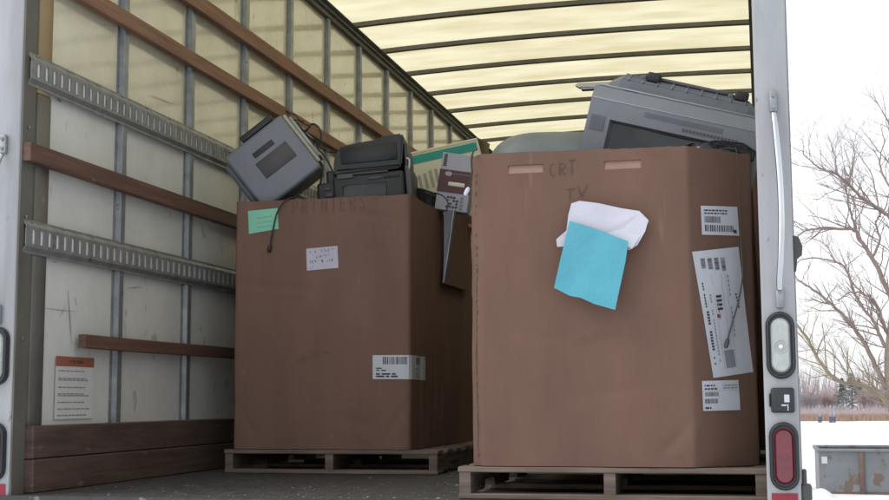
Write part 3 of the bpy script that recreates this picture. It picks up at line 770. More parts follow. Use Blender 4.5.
# torn flap of cardboard against the side of the left box
mb = MB(); q = [at(px, py, 0, -1.335) for px, py in ((467, 188), (469, 291), (443.5, 283), (452, 214))]; th = Vector((-.006, 0, 0))
mb.add(q+[p+th for p in q], [(0, 1, 2, 3), (4, 5, 6, 7), (0, 1, 5, 4), (1, 2, 6, 5), (2, 3, 7, 6), (3, 0, 4, 7)], M['cardboard2'])
mb.build('torn_flap', boxL)

# ---------------------------------------------------------------- papers hanging on the right box
def sheet(pts, m, name, lbl, y0, lift, parent=None, dens=10, bumpy=.006, seed=0):
    """thin paper with photo outline pts at plane y0; lift(a, b) is distance off the box"""
    P = [at(px, py, 1, y0) for px, py in pts]
    c = sum((p for p in P), Vector())/len(P)
    # fan-ring subdivision
    ring = []
    for i in range(len(P)):
        a, b = P[i], P[(i+1) % len(P)]
        for k in range(4): ring.append(a+(b-a)*k/4)
    n = len(ring); vs = [c]; K = 6
    for k in range(1, K+1):
        for p in ring: vs.append(c+(p-c)*k/K)
    fs = [(0, 1+j, 1+(j+1) % n) for j in range(n)]
    for k in range(K-1):
        for j in range(n): fs.append((1+k*n+j, 1+(k+1)*n+j, 1+(k+1)*n+(j+1) % n, 1+k*n+(j+1) % n))
    out = [Vector((v.x, v.y-lift(v)-bumpy*(.5+.5*noise.noise(Vector((v.x*14, v.z*9, seed)))), v.z)) for v in vs]
    mb = MB(); mb.add(out, fs, m, smooth=True)
    mb.add([v+Vector((0, .0006, 0)) for v in out], [f[::-1] for f in fs], m, smooth=True)
    return mb
zt, zb = .88, .74
mb = sheet([(572, 204), (580, 201.5), (600, 204), (622, 209), (640, 212), (649, 221), (646, 232), (638, 246), (630, 251), (600, 238), (568, 230), (566, 247), (558, 247.5), (557, 240), (567, 231), (569, 215)],
           M['paper'], '', '', 3.872, lambda v: .012+max(0, (v.x+.42))*.10)
o = mb.build('paper_sheet'); tag(o, 'curled white paper sheet taped behind the blue sheet on the right box', 'paper')
mb = MB()
a, b, c = at(649, 221, 1, 3.855), at(641, 213, 1, 3.85), at(603, 234, 1, 3.852); d = at(632, 249, 1, 3.845)
mb.add([a, b, c, d], [(0, 1, 2, 3)], M['label']); f_ = mb.build('folded_corner', o, world=True); f_['label'] = 'turned over brighter corner'
mb = sheet([(571, 222), (600, 231), (629.5, 243), (627, 262), (617, 311), (596, 305), (583, 299), (572, 297), (556.5, 289), (563, 258)], M['blue_paper'], '', '', 3.868,
           lambda v: .026+.018*max(0, min(1, (.80-v.z)/.2)), seed=4, bumpy=.010)
o = mb.build('blue_sheet'); tag(o, 'crumpled light blue paper sheet taped to the front of the right box', 'paper')

# ---------------------------------------------------------------- cords
def cord(pts, r, m, name, lbl, plug=None, n=8):
    mb = MB(); path = bez(pts, 8)
    mb.tube(path, [r(i/len(path)) for i in range(len(path))] if callable(r) else r, m, 6)
    if callable(r): r = r(.99)
    if plug is not None:
        d = (Vector(path[-1])-Vector(path[-3])).normalized(); e = Vector(path[-1])
        mb.tube([e-d*.002, e+d*.006, e+d*.022, e+d*.026], [r*1.6, r*2.6, r*2.4, r*1.2], plug, 8)
    o = mb.build(name); tag(o, lbl, 'cord'); return o
def A(px, py, y): return tuple(at(px, py, 1, y))
cord([A(300, 196, 5.2), A(291, 198.5, 5.10), A(286, 200, 5.085), A(277, 213, 5.083), A(272, 235, 5.083), A(270, 246, 5.083)], .0035, M['black'], 'power_cord', 'thin black cord hanging over the left box front across the green note', M['black'])
cord([A(477, 149, 3.98), A(473.5, 151.5, 3.89), A(471.5, 160, 3.878), A(472, 172, 3.876), A(471, 182, 3.874), A(468.5, 188, 3.872)], .0028, M['black'], 'power_cord', 'short black cord hanging over the left top corner of the right box', M['label'])
p = [CP(738, 258), CP(739, 275), CP(735, 300), CP(728, 325), CP(724, 340)]
pts = [RB.S(u, z, .012) for u, z in p]; top_ = RB.S(p[0][0], 1.04, .012)
cord([RB.S(p[0][0]-.01, 1.0, -.08)+Vector((0, 0, .06)), RB.S(p[0][0]-.006, 1.052, -.004), RB.S(p[0][0]-.004, 1.03, .01), RB.S(p[0][0], .85, .010)]+pts, lambda k: .0011 if k < .42 else .0026, M['greyside'], 'power_cord', 'grey cord hanging down over the long shipping document on the right box', M['greyside'])

# ---------------------------------------------------------------- things on top of the left box
# grey office printer standing on its corner
def Tplace(px, py, Y, roll, yaw=0, pitch=0):
    """local frame: x right, y away, z up, origin seen at px,py"""
    return at(px, py, 1, Y), (pitch, roll, yaw)
loc = at(280, 114, 1, 5.16)
pr = thing('office_printer', 'grey office printer tipped on its corner at the left end of the left box', 'printer', loc, Euler((R(4), R(-38), R(12)), 'XYZ'))
# local origin: top right front corner; face extends to -x and -z
mb = MB(); mb.rbox((-.305, 0, -.285), (0, .30, 0), M['printer'], .016, 4)
mb.rbox((-.33, .02, -.285), (-.28, .28, -.02), M['printer'], .03, 4)
mb.build('body', pr, world=False)
mb = MB(); mb.rbox((-.20, -.0022, -.087), (-.095, .004, -.062), M['black'], .003, 2); mb.build('handle_slot', pr, world=False)
mb = MB(); mb.rbox((-.215, -.0026, -.185), (-.052, .004, -.105), M['patch'], .002, 1); mb.build('dark_panel', pr, world=False)
mb = MB(); mb.rbox((-.20, .012, .002), (-.035, .26, .030), M['black'], .006, 2); mb.build('paper_tray', pr, world=False)
mb = MB(); mb.rbox((.001, .012, -.26), (.016, .24, -.01), M['beige'], .004, 2)
for k in range(6): mb.rbox((.016, .02+.03*k, -.24), (.030, .035+.03*k, -.03-.02*(k % 3)), M['black'] if k % 2 else M['galv'], .003, 1)
mb.build('open_side_frame', pr, world=False)
mb = MB(); r = random.Random(21)
for k in range(6):
    p0 = Vector((.03, .05+.03*k, -.02-.03*k)); pts = [p0]
    for j in range(5): pts.append(pts[-1]+Vector((r.uniform(-.004, .018), r.uniform(-.02, .02), r.uniform(-.045, -.01)+(.05 if j == 0 else 0))))
    mb.tube(bez(pts, 5), .003, M['black'] if k != 3 else M['beige'], 6)
mb.build('loose_wires', pr, world=False)
# black all-in-one printer
loc = at(338, 193, 1, 5.24)
pb = thing('inkjet_printer', 'black all-in-one printer with rounded lid lying in the middle of the left box', 'printer', loc, Euler((R(-3), R(-4.5), R(9)), 'XYZ'))
mb = MB()
mb.rbox((-.02, 0, -.05), (.285, .30, .075), M['black'], .012, 3)
mb.rbox((-.095, .03, -.06), (-.01, .28, .058), M['black'], .012, 3); mb.rbox((-.055, .05, .05), (-.012, .27, .115), M['black'], .012, 3)
mb.build('body', pb, world=False)
mb = MB()
prof = [(-.012, .080), (.268, .088), (.278, .10), (.296, .225), (.288, .238), (.19, .232), (.183, .222), (.06, .212), (.022, .203), (-.004, .170), (-.016, .12)]
bmx = bmesh.new(); vv = [bmx.verts.new((p[0], .012, p[1])) for p in prof]; fc = bmx.faces.new(vv)
ex = bmesh.ops.extrude_face_region(bmx, geom=[fc]); bmesh.ops.translate(bmx, verts=[v for v in ex['geom'] if isinstance(v, bmesh.types.BMVert)], vec=(0, .27, 0))
bmesh.ops.bevel(bmx, geom=list(bmx.edges), offset=.007, segments=2, affect='EDGES'); bmx.verts.index_update()
mb.add([v.co.copy() for v in bmx.verts], [[v.index for v in f.verts] for f in bmx.faces], M['black'], smooth=False); bmx.free()
mb.rbox((.0, .006, .098), (.270, .013, .103), M['black_gloss'], .002, 1); mb.rbox((.02, .006, .125), (.262, .0125, .20), M['black'], .002, 1)
mb.build('scanner_lid', pb, world=False)
mb = MB(); mb.rbox((.288, .02, -.04), (.318, .28, .10), M['greyside'], .008, 3); mb.rbox((.290, .03, .092), (.306, .27, .20), M['greyside'], .008, 3)
mb.tube(bez([(.300, .03, .13), (.312, .02, .12), (.310, .02, .09), (.304, .03, .07)], 5), .004, M['label'], 6)
mb.build('side_cover', pb, world=False)
mb = MB(); mb.rbox((.0, -.006, .058), (.07, .006, .078), M['greyside'], .003, 2); mb.rbox((.072, -.004, .071), (.22, .006, .079), M['greyside'], .002, 1)
mb.rbox((.13, -.005, .045), (.19, .004, .055), M['patch'], .002, 1)
for k in range(4): mb.rbox((.20+.018*k, -.006, .046), (.213+.018*k, .004, .056), M['black_gloss'], .002, 1)
mb.build('control_panel', pb, world=False)
mb = MB(); mb.rbox((.02, -.003, -.035), (.21, .01, .03), M['black_gloss'], .004, 2); mb.rbox((-.065, .024, -.01), (-.02, .032, .012), M['greyside'], .003, 1)
mb.rbox((-.065, .024, .02), (-.035, .032, .034), M['patch'], .003, 1)
mb.build('paper_slot', pb, world=False)
# black router-like lump and small cables
loc = at(411, 196, 1, 5.5)
o = thing('plastic_tray', 'low black plastic tray poking up at the right corner of the left box', 'tray', loc, Euler((0, R(8), R(-10)), 'XYZ'))
mb = MB(); mb.prism([(0, -.05), (.09, -.05), (.072, .018), (.06, .030), (.0, .036)], 0, .16, M['black'], 'y'); mb.build('tray_body', o, world=False)
mb = MB(); mb.prism([(.005, .037), (.058, .031), (.060, .035), (.005, .042)], -.003, .16, M['greyside'], 'y'); mb.build('rim', o, world=False)
cord([A(297, 122, 5.35), A(305, 131, 5.3), A(312, 124, 5.3), A(319, 128, 5.3), A(321, 138, 5.3), A(317, 147, 5.3), A(326, 158, 5.3), A(333, 172, 5.3), A(338, 183, 5.3)], .0045, M['black'], 'cable', 'looped black cable standing up between the grey and the black printer')
cord([A(290, 118, 5.38), A(303, 138, 5.33), A(314, 152, 5.3), A(322, 168, 5.3), A(320, 186, 5.3)], .006, M['black'], 'cable', 'thick black cable running down beside the grey printer')
cord([A(427, 196, 5.55), A(434, 193, 5.35), A(443, 196, 5.25), A(448, 203, 5.2), A(446, 212, 5.2)], .003, M['black'], 'cable', 'thin black cable over the small printed carton at the right of the left box')
# cream carton with a teal stripe
def carton(name, label_, P, Yd, depth, m, extra):
    """flat-fronted carton: four photo corners at depth Yd, extruded backwards"""
    pass
o_ = at(477.5, 137.5, 1, 6.0)
ct = thing('striped_carton', 'cream carton with a teal stripe leaning at the back between the two boxes', 'carton', o_, Euler((0, R(-12.5), R(14)), 'XYZ'))
mb = MB(); mb.rbox((-.36, 0, -.36), (0, .30, 0), M['cream'], .003, 1, smooth=False); mb.build('carton_body', ct, world=False)
mb = MB(); mb.box((-.345, -.0016, -.060), (-.012, -.0002, -.020), M['teal']); mb.box((-.35, -.0016, -.0125), (-.004, -.0002, -.0105), M['beige']); mb.build('teal_stripe', ct, world=False)
mb = MB(); r = random.Random(8)
for k in range(10): mb.box((-.32+.028*k, -.0016, -.19+.02*r.random()), (-.305+.028*k, -.0002, -.10-.02*r.random()), M['beige'])
mb.build('faded_print', ct, world=False)
mb = MB(); mb.add([(-.0, 0, .001), (-.0, .30, .001), (.05, .31, -.045), (.05, -.01, -.045)], [(0, 1, 2, 3)], M['cream']); mb.add([(-.0, 0, -.001), (-.0, .30, -.001), (.05, .31, -.047), (.05, -.01, -.047)], [(3, 2, 1, 0)], M['cream'])
mb.build('open_flap', ct, world=False)
# small printed carton
o_ = at(443, 152, 1, 5.55)
c2 = thing('printed_carton', 'small white and maroon toner carton standing upright between the two boxes', 'carton', o_, Euler((0, R(9), R(6)), 'XYZ'))
mb = MB(); mb.rbox((0, 0, -.255), (.145, .12, 0), M['carton_white'], .002, 1, smooth=False); mb.build('carton_body', c2, world=False)
mb = MB(); mb.box((-.0012, -.0016, -.176), (.1462, -.0002, -.075), M['maroon']); mb.build('maroon_band', c2, world=False)
mb = MB(); mb.rbox((.045, -.003, -.145), (.118, -.0018, -.128), M['cream'], .0006, 1)
mb.prism([(.04+.016*math.cos(k*math.pi/8), -.093+.010*math.sin(k*math.pi/8)) for k in range(16)], -.003, -.0018, M['carton_white'], 'y')
r = random.Random(5)
for k in range(8): mb.box((.062+.01*k, -.003, -.093), (.069+.01*k, -.0018, -.089), M['ink_soft'])
for k in range(7): mb.box((.010, -.003, -.012-.008*k), (.024, -.0018, -.007-.008*k), M['ink'])
for rr_ in range(4):
    for k in range(4): 
        if r.random() < .8: mb.box((.048+.014*k, -.003, -.20-.014*rr_), (.058+.014*k, -.0018, -.192-.014*rr_), M['ink'])
for k in range(4): mb.box((.108, -.003, -.2-.016*k), (.122, -.0018, -.19-.016*k), M['ink_soft'])
mb.build('lettering', c2, world=False)
# slate-blue curved panel wedged below
loc = at(449, 211, 1, 5.3)
o = thing('appliance_cover', 'slate grey plastic cover wedged down in the gap between the two boxes', 'panel', loc)
mb = MB(); a = [at(444, 211, 1, 5.3), at(455, 210, 1, 5.3), at(453, 225, 1, 5.27), at(449, 255, 1, 5.24), at(444.5, 282, 1, 5.22), at(443, 281, 1, 5.22), at(444, 255, 1, 5.24)]
mb.add(a+[p+Vector((0, .02, 0)) for p in a], [tuple(range(7)), tuple(range(13, 6, -1))]+[(i, (i+1) % 7, 7+(i+1) % 7, 7+i) for i in range(7)], M['slate']); mb.build('panel_face', o)
mb = MB(); mb.tube([a[1]+Vector((-.004, -.003, 0)), a[2]+Vector((-.004, -.003, 0)), a[3]+Vector((-.004, -.003, 0)), a[4]+Vector((-.002, -.003, 0))], .0028, M['tvlight'], 5); mb.build('light_edge', o)

# ---------------------------------------------------------------- things on top of the right box
# grey CRT television, face to the door, tipped and leaning forward
loc = at(594.5, 84, 1, 4.05)
tv = thing('crt_television', 'large grey tube television tipped face out on top of the right box', 'television', loc, Euler((R(14), R(15), R(4)), 'XYZ'))
# local: origin = top left front corner of the bezel; x right, y back, z up (hangs to -z)
TW, TH = .55, .40
mb = MB()
ix0, ix1, iz0, iz1 = .072, TW-.06, -.345, -.098
def frame(mb, x0, x1, z0, z1, a0, a1, c0, c1, yf, yb, m, inset=.0):
    O = [(x0, yf, z0), (x1, yf, z0), (x1, yf, z1), (x0, yf, z1)]; I = [(a0, yf, c0), (a1, yf, c0), (a1, yf, c1), (a0, yf, c1)]
    B = [(p[0], yb, p[2]) for p in O]; D = [(a0+.012, yf+.03, c0+.012), (a1-.012, yf+.03, c0+.012), (a1-.012, yf+.03, c1-.012), (a0+.012, yf+.03, c1-.012)]
    vs = O+I+B+D; fs = []
    for k in range(4):
        k2 = (k+1) % 4; fs += [(k, k2, 4+k2, 4+k), (k, k2, 8+k2, 8+k), (4+k, 4+k2, 12+k2, 12+k)]
    fs.append((8, 9, 10, 11)); mb.add(vs, fs, m)
frame(mb, .0, TW, -TH, -.038, ix0, ix1, iz0, iz1, 0, .06, M['tvgrey'])
# sloped crown above the face
mb.prism([(0, -.038), (.004, -.034), (.035, -.002), (.06, 0), (.06, -.038)], .0, TW, M['tvgrey'], 'x')
mb.build('bezel', tv, world=False)
mb = MB(); mb.rbox((.002, -.002, -.041), (TW-.002, .003, -.037), M['tvlight'], .0015, 1); mb.rbox((.085, .040, .001), (TW, .046, .006), M['tvlight'], .0015, 1)
mb.rbox((.01, .045, -.001), (.13, .066, .006), M['tvlight'], .003, 2); mb.build('trim_strip', tv, world=False)
mb = MB(); nx, nzv = 10, 8; vs = []
for j in range(nzv+1):
    for i in range(nx+1):
        a, b = i/nx, j/nzv; vs.append((ix0+.01+(ix1-ix0-.02)*a, .028-.018*(1-(2*a-1)**2)*(1-(2*b-1)**2), iz0+.01+(iz1-iz0-.02)*b))
mb.add(vs, [(j*(nx+1)+i, j*(nx+1)+i+1, (j+1)*(nx+1)+i+1, (j+1)*(nx+1)+i) for j in range(nzv) for i in range(nx)], M['screen'], smooth=True); mb.build('screen', tv, world=False)
mb = MB(); mb.box((.012, -.0016, -.14), (.058, -.0002, -.092), M['tvback'])
for k in range(11): mb.box((.014, -.0032, -.137+.004*k), (.056, -.0018, -.1355+.004*k), M['tvgrey'])
mb.build('speaker_grille', tv, world=False)
mb = MB(); mb.box((.175, -.0016, -.067), (.42, -.0002, -.052), M['tvback']); r = random.Random(2)
for k in range(16): mb.box((.30+.011*k, -.0016, -.086), (.307+.011*k, -.0002, -.077), M['patch'])
mb.build('control_strip', tv, world=False)
mb = MB()
prof = [(.06, .000), (.075, .030), (.20, .045), (.30, .018), (.36, -.06), (.36, -.34), (.28, -.42), (.06, -.44)]
secs = [(.035, .10, .02), (.07, 0, 0), (TW-.07, 0, 0), (TW-.035, .1, .02)]
vs = []
for x, s_, z_ in secs:
    for (y, z) in prof: vs.append((x, .06+(y-.06)*(1-s_*1.5), -.21+(z+.21)*(1-s_)))
n = len(prof); fs = [tuple(range(n))[::-1], tuple(3*n+k for k in range(n))]
for i in range(3):
    for k in range(n): fs.append((i*n+k, i*n+(k+1) % n, (i+1)*n+(k+1) % n, (i+1)*n+k))
mb.add(vs, fs, M['tvback'])
# ribs across the housing
for k in range(9):
    x = .09+.047*k; mb.prism([(.074, .031), (.076, .036), (.20, .051), (.30, .024), (.30, .018), (.20, .045)], x, x+.004, M['tvgrey'], 'x')
for a, b in ((.10, .037), (.15, .043), (.20, .0485)): mb.box((.075, a, b-.006), (TW-.075, a+.004, b+.003), M['tvgrey'])
mb.rbox((.13, .19, .048), (TW-.14, .215, .060), M['tvback'], .004, 2)
mb.build('rear_housing', tv, world=False)
for x in (.145, .43):
    mb = MB(); mb.rbox((x, .14, .038), (x+.045, .19, .072), M['black'], .008, 3); mb.rbox((x-.02, .15, .04), (x, .18, .058), M['tvback'], .005, 2); mb.build('foot', tv, world=False)
# thin flat bar behind the TV, left
o = thing('metal_bar', 'thin flat bar sticking out behind the top left corner of the grey television', 'bar', at(575, 85, 1, 4.3))
mb = MB(); mb.prism([(0, .0), (.012, -.008), (.12, -.012), (.17, -.006), (.17, .004), (.01, .006)], 0, .03, M['beige'], 'y'); mb.build('bar_body', o, world=False)
mb = MB(); mb.box((.02, -.003, -.016), (.17, .033, -.0125), M['galv']); mb.build('bar_lip', o, world=False)
# rounded monitor back
loc = Vector((-.645, 4.28, 1.02))
dm = thing('monitor', 'rounded green-grey back of an old tube monitor rising left of the television', 'monitor', loc, Euler((R(-4), R(2), 0), 'XYZ'))
mb = MB(); NU, NV = 28, 12; vs = []
for j in range(NV+1):
    ph = (math.pi/2)*j/NV
    for i in range(NU):
        th_ = 2*math.pi*i/NU; cx_, sx_ = math.cos(th_), math.sin(th_)
        e = .62
        x = math.copysign(abs(cx_)**e, cx_)*math.cos(ph)**.55; y = math.copysign(abs(sx_)**e, sx_)*math.cos(ph)**.55
        vs.append((.228*x, .19*y, .148*math.sin(ph)**.9+.012*x*0))
fs = [(j*NU+i, j*NU+(i+1) % NU, (j+1)*NU+(i+1) % NU, (j+1)*NU+i) for j in range(NV) for i in range(NU)]+[tuple(range(NU))[::-1]]
mb.add(vs, fs, M['dome'], smooth=True); mb.build('rear_shell', dm, world=False)
mb = MB()
ring = [(.230*math.copysign(abs(math.cos(t))**.62, math.cos(t)), .193*math.copysign(abs(math.sin(t))**.62, math.sin(t)), .022) for t in [2*math.pi*i/40 for i in range(41)]]
mb.tube(ring, .006, M['dome'], 6, cap=False); mb.build('shell_rim', dm, world=False)
mb = MB()
for k in range(3): mb.rbox((.16+.012*k, -.162+.004*k, .065-.004*k), (.166+.012*k, -.150+.004*k, .071-.004*k), M['tvlight'], .002, 1)
mb.build('screw_posts', dm, world=False)
# black bin bag slumped at the right
mb = MB(); NU, NV = 26, 12; vs = []
for j in range(NV+1):
    ph = math.pi*j/NV
    for i in range(NU):
        t = 2*math.pi*i/NU; d = Vector((math.cos(t)*math.sin(ph), math.sin(t)*math.sin(ph), math.cos(ph)))
        q = 1+.22*noise.noise(d*2.2+Vector((3, 1, 0)))+.10*noise.noise(d*6)
        vs.append((.16*d.x*q, .13*d.y*q, .048*d.z*q))
fs = [(j*NU+i, j*NU+(i+1) % NU, (j+1)*NU+(i+1) % NU, (j+1)*NU+i) for j in range(NV) for i in range(NU)]
mb.add([Vector(v)+Vector((-.13, 4.17, 1.052)) for v in vs], fs, M['black_gloss'], smooth=True); o = mb.build('bin_bag'); tag(o, 'black plastic bag slumped under the television at the right rim of the right box', 'bag')

# ---------------------------------------------------------------- outside, seen past the right post
# steel bin
bx0 = at(820, 495, 2, GZ); X0, Y0 = bx0.x, bx0.y
sb = thing('steel_bin', 'low grey steel dumpster with rusty ribs lying in the snow', 'dumpster', (X0, Y0, GZ))
mb = MB(); L_, D_, H_ = 3.4, 1.5, .62
mb.prism([(0, 0), (L_, 0), (L_, D_), (0, D_)], 0, .03, M['steel_trough'])
for a, b in (((0, 0, .03), (L_, .012, H_)), ((0, D_-.012, .03), (L_, D_, H_)), ((0, .012, .03), (.012, D_-.012, H_)), ((L_-.012, .012, .03), (L_, D_-.012, H_))): mb.box(a, b, M['steel_trough'])
mb.build('bin_body', sb, world=False)
mb = MB(); mb.rbox((-.03, -.035, H_), (L_+.03, .03, H_+.045), M['steel_trough'], .006, 1); mb.rbox((-.03, D_-.03, H_), (L_+.03, D_+.035, H_+.045), M['steel_trough'], .006, 1)
mb.rbox((-.032, .031, H_), (.03, D_-.031, H_+.043), M['steel_trough'], .006, 1); mb.rbox((L_-.03, .031, H_), (L_+.032, D_-.031, H_+.043), M['steel_trough'], .006, 1); mb.build('top_rim', sb, world=False)
for x in (.56, 1.25, 1.94, 2.63):
    mb = MB(); mb.rbox((x, -.03, .0), (x+.07, -.001, H_-.001), M['rust'], .005, 1); mb.build('rib', sb, world=False)
mb = MB(); mb.box((.04, -.004, .45), (.12, -.001, .55), M['label']); mb.build('sticker', sb, world=False)
mb = MB(); mb.box((-.002, -.006, .0), (L_, -.0035, .05), M['rust'])
mb.build('bottom_edge', sb, world=False)

# low brush at the far field edge
mb = MB(); r = random.Random(16)
for k in range(7000):
    x = r.uniform(-8, 40); y = r.uniform(96, 112); h = r.uniform(.35, 1.0)*(1+.5*noise.noise(Vector((x*.4, y*.1, 0)))); a = r.uniform(-.3, .3)
    mb.add([(x-.025, y, GZ-.02), (x+.025, y, GZ-.02), (x+a, y+.05, GZ+h)], [(0, 1, 2)], M['hazed_twig'] if r.random() < .5 else M['hazed_twig2'])
o = mb.build('undergrowth'); o['kind'] = 'stuff'; o['label'] = 'haze-paled low brush growing under the far trees'; o['category'] = 'brush'
# bare tree -----------------------------------------------------------
def grow(mb, p, d, L, r, depth, rnd, m, leafy=0):
    """recursive twig; droops and forks"""
    n = 4; pts = [p]; dirs = d.normalized()
    for i in range(n):
        dirs = (dirs+Vector((rnd.uniform(-.28, .28), rnd.uniform(-.28, .28), rnd.uniform(-.2, .26)))).normalized()
        pts.append(pts[-1]+dirs*L/n)
    mb.tube(pts, [r*(1-.6*i/n) for i in range(n+1)], m, 4 if r < .012 else 6, cap=False)
    if depth > 0:
        for k in range(rnd.choice((2, 3, 3, 4))):
            i = rnd.randint(1, n); dd = (dirs+Vector((rnd.uniform(-1, 1), rnd.uniform(-1, 1), rnd.uniform(-.55, .9)))*.8).normalized()
            grow(mb, pts[i], dd, L*rnd.uniform(.5, .78), r*(1-.6*i/n)*.62, depth-1, rnd, m)
rnd = random.Random(31)
TY = 24.0
tr = thing('bare_tree', 'large bare leafless tree with spreading twisted branches, at the right outside the truck', 'tree', tuple(at(915, 480, 1, TY).xy)+(GZ,))
def tp(px, py, dy=0): return at(px, py, 1, TY+dy)
mb = MB(); base = Vector((tr.location.x, TY, GZ-.1)); 
tk = [base, base+Vector((-.05, 0, .9)), tp(898, 400, 0), tp(893, 360, .1), tp(897, 310, .2)]
tk[1] = (base+tk[2])/2
mb.tube(bez(tk, 5), [.24-.006*i for i in range(21)], M['bark'], 10); mb.build('trunk', tr)
limbs = [
 ([(897, 404), (888, 404), (880, 395), (860, 385), (838, 381), (820, 362), (806, 336), (797, 326)], .085, -.3, 'moss_bark'),
 ([(896, 380), (888, 388), (880, 376), (868, 350), (856, 330), (838, 311), (824, 298), (806, 285), (797, 280)], .075, .2, 'bark'),
 ([(896, 345), (886, 330), (878, 308), (868, 296), (852, 292), (838, 300)], .05, -.6, 'bark'),
 ([(894, 360), (882, 340), (874, 322), (858, 300), (846, 270), (836, 262), (812, 258), (796, 262)], .05, .7, 'bark'),
 ([(897, 312), (886, 286), (872, 258), (860, 240), (854, 230), (838, 229), (820, 228), (806, 231), (796, 237)], .065, -.2, 'bark'),
 ([(872, 258), (880, 240), (876, 222), (886, 206), (892, 180)], .035, .5, 'bark'),
 ([(897, 240), (888, 216), (872, 204), (860, 196), (848, 184), (836, 174), (820, 168), (808, 158), (801, 150)], .05, .1, 'bark'),
 ([(860, 240), (852, 218), (848, 200), (846, 184), (852, 172), (854, 150), (852, 140)], .03, -.4, 'bark'),
 ([(838, 174), (836, 160), (832, 146), (826, 133)], .018, .2, 'bark'),
 ([(880, 216), (876, 192), (870, 172), (858, 154), (844, 142)], .022, .6, 'bark'),
 ([(848, 186), (834, 190), (820, 198), (806, 200)], .015, .3, 'bark'),
 ([(898, 330), (905, 290), (900, 250), (898, 200), (893, 150), (888, 120)], .09, .3, 'bark'),
 ([(898, 200), (884, 178), (880, 160), (884, 140), (880, 124)], .03, .8, 'bark'),
 ([(898, 330), (920, 290), (930, 230), (945, 160), (950, 100)], .10, .6, 'bark'),
 ([(910, 300), (940, 280), (980, 240), (1020, 200)], .07, -.5, 'bark'),
 ([(860, 385), (846, 372), (830, 352), (812, 350), (798, 352)], .02, .3, 'moss_bark'),
 ([(836, 262), (826, 246), (812, 238), (800, 240)], .018, .5, 'bark'),
]
for pts, r0, dy, mm in limbs:
    P3 = [tp(x, y, dy*(i/len(pts))*2.2+rnd.uniform(-.05, .05)) for i, (x, y) in enumerate(pts)]
    path = bez(P3, 5); path = [p+Vector((rnd.uniform(-1, 1), rnd.uniform(-1, 1), rnd.uniform(-1, 1)))*.012 for p in path]
    n = len(path); mb = MB(); r0 *= .72; mb.tube(path, [r0*(1-.78*i/n) for i in range(n)], M[mm], 7, cap=False)
    for i in range(3, n):
        if rnd.random() < .85:
            d = (path[min(i+1, n-1)]-path[i-1]).normalized(); rr = r0*(1-.78*i/n)
            dd = (d*.7+Vector((rnd.uniform(-1, .7), rnd.uniform(-1, 1), rnd.uniform(-.5, 1)))).normalized()
            grow(mb, path[i], dd, rnd.uniform(.35, .95), min(rr*.5, .013), 3 if rnd.random() < .55 else 2, rnd, M[mm])
    mb.build('branch', tr)

# far tree line ---------------------------------------------------------
def far_tree(px, Y, h, w_, kind, label_):
    p = at(px, 410, 1, Y); t = thing('far_tree', label_, 'tree', (p.x, Y, GZ), group='trees along the far edge of the snowy field')
    mb = MB(); mb.tube([(p.x, Y, GZ-.1), (p.x+.05, Y, GZ+h*.5), (p.x, Y, GZ+h*.9)], [h*.03, h*.02, h*.008], M['bark'], 6); mb.build('trunk', t)
    mb = MB(); r = random.Random(int(px*7+Y))
    if kind == 'conifer':
        for k in range(420):
            q = r.random(); z = GZ+h*(.06+.92*q); rad = w_*(1-q)**.85*.5*r.uniform(.3, 1.1); a = r.random()*6.283
            c = Vector((p.x+rad*math.cos(a), Y+rad*math.sin(a), z)); s_ = h*.035*r.uniform(.6, 1.4)
            d1 = Vector((math.cos(a), math.sin(a), -.35))*s_*1.6; d2 = Vector((-math.sin(a), math.cos(a), .1))*s_
            mb.add([c-d2, c+d1, c+d2, c-d1*.2+Vector((0, 0, s_*.3))], [(0, 1, 2, 3)], M['conifer'])
    else:
        m = M['hazed_twig'] if kind == 'pink' else M['hazed_twig2']
        for k in range(260):
            a = r.random()*6.283; q = r.random()**.7; z0 = GZ+h*(.0+.5*q); el = r.uniform(.1, 1.35)
            d = Vector((math.cos(a)*math.cos(el), math.sin(a)*math.cos(el), math.sin(el))); L = h*r.uniform(.22, .5)*(1-.3*q)
            s0 = Vector((p.x+w_*.16*math.cos(a)*q, Y+w_*.16*math.sin(a)*q, z0)); mid = s0+d*L*.5+Vector((r.uniform(-1, 1), r.uniform(-1, 1), r.uniform(-.5, .8)))*h*.03
            e = s0+d*L; mb.tube([s0, mid, e], [.022, .014, .006], m, 3, cap=False)
            for _ in range(3):
                e2 = mid+(d+Vector((r.uniform(-.8, .8), r.uniform(-.8, .8), r.uniform(-.3, .6)))).normalized()*L*.45; mb.tube([mid, e2], [.011, .005], m, 3, cap=False)
    mb.build('crown', t)
rr = random.Random(77)
FT = [(800, 128, 2.6, 2.4, 'pink'), (809, 118, 2.4, 2.6, 'grey'), (818, 132, 2.9, 2.8, 'pink'), (827, 120, 2.4, 2.6, 'pink'), (835, 135, 2.7, 2.8, 'grey'), (843, 116, 3.1, 2.0, 'conifer'),
      (852, 122, 3.6, 2.6, 'conifer'), (860, 128, 3.2, 2.4, 'conifer'), (868, 118, 2.7, 2.8, 'pink'), (877, 130, 3.2, 3, 'grey'), (886, 120, 2.9, 2.8, 'pink'), (896, 126, 3.3, 3, 'grey'), (908, 120, 3, 3, 'pink'), (923, 128, 3.4, 3, 'conifer'), (790, 124, 2.9, 2.8, 'grey'), (778, 130, 3.0, 3, 'conifer')]
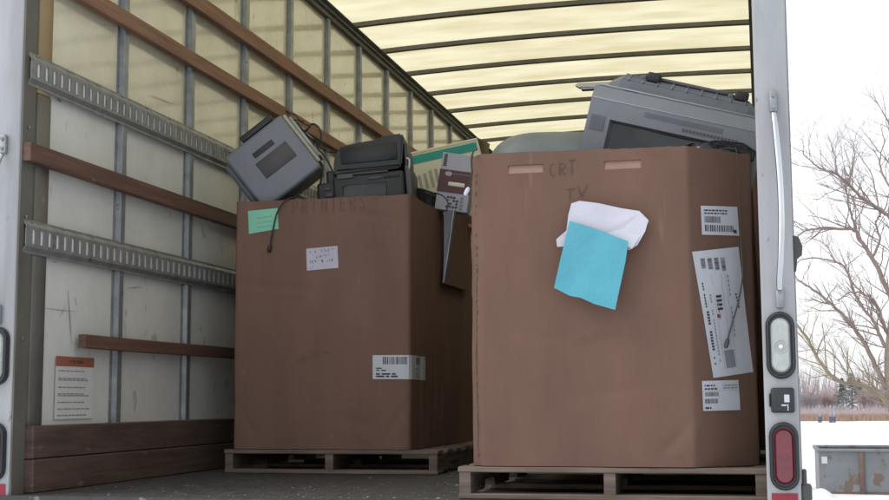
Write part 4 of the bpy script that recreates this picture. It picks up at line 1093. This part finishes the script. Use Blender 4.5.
FL = ['pinkish bare tree at the far left end of the tree line, beside the truck post', 'low grey bare tree next to the truck post in the tree line', 'pinkish bare tree behind the left marker post', 'low pinkish bare tree behind the right marker post',
      'greyish bare tree just left of the dark conifers', 'narrow dark conifer, leftmost of the clump of three', 'tallest dark conifer in the middle of the clump of three', 'dark conifer, rightmost of the clump of three',
      'low pinkish bare tree just right of the conifer clump', 'grey bare tree under the long mossy branch', 'pinkish bare tree at the right edge of the picture', 'grey bare tree behind the big tree trunk', 'pinkish bare tree right of the big tree trunk', 'dark conifer right of the big tree trunk', 'grey bare tree hidden behind the truck post', 'dark conifer hidden behind the truck post']
for (a, l) in zip(FT, FL): far_tree(*a, l)
# distant wood, one mass
mb = MB(); r = random.Random(5)
for k in range(2600):
    x = r.uniform(-60, 140); y = 330+r.uniform(0, 30); h = r.uniform(4, 8.5)+2*noise.noise(Vector((x*.08, 0, 0)))
    a = r.uniform(-.25, .25); mb.tube([(x, y, GZ), (x+a*h*.5, y, GZ+h*.5), (x+a*h, y, GZ+h)], [.14, .09, .03], M['hazed_twig2'] if r.random() < .6 else M['hazed_twig'], 3, cap=False)
o = mb.build('distant_wood'); o['kind'] = 'stuff'; o['label'] = 'haze-paled distant bare wood along the horizon'; o['category'] = 'wood'
# dry grass strip at the far edge of the field
mb = MB(); r = random.Random(6)
for k in range(9000):
    x = r.uniform(-6, 22); y = 82+r.uniform(-.2, 2.0); h = r.uniform(.3, .5); w_ = r.uniform(.02, .05); a = r.uniform(-.12, .12)
    mb.add([(x-w_, y, GZ-.02), (x+w_, y, GZ-.02), (x+a, y+.05, GZ+h)], [(0, 1, 2)], M['dry_grass'])
o = mb.build('dry_grass'); o['kind'] = 'stuff'; o['label'] = 'strip of dry orange grass along the far edge of the snow'; o['category'] = 'grass'
for px, lbl in ((820, 'thin white marker post with dark foot at the far field edge, left one'), (831, 'pair-mate white marker post with dark foot, right one beside the other')):
    p = at(px, 425, 2, GZ); p = at(px, 423, 1, 78.0)
    t = thing('marker_post', lbl, 'post', (p.x, 78, GZ), group='marker posts at the far field edge')
    mb = MB(); mb.rbox((-.05, -.05, .34), (.05, .05, .98), M['white_paint'], .01, 1, smooth=False); mb.rbox((-.14, -.03, .66), (.14, .03, .80), M['white_paint'], .01, 1, smooth=False) if px == 820 else None
    if px != 820: mb.rbox((.14, -.05, .34), (.24, .05, .92), M['white_paint'], .01, 1, smooth=False)
    mb.build('post_top', t, world=False)
    mb = MB(); mb.rbox((-.1, -.08, 0), (.1, .08, .34), M['post_blue'], .01, 1, smooth=False)
    if px != 820: mb.rbox((.12, -.08, 0), (.26, .08, .339), M['post_blue'], .01, 1, smooth=False)
    mb.build('post_foot', t, world=False)
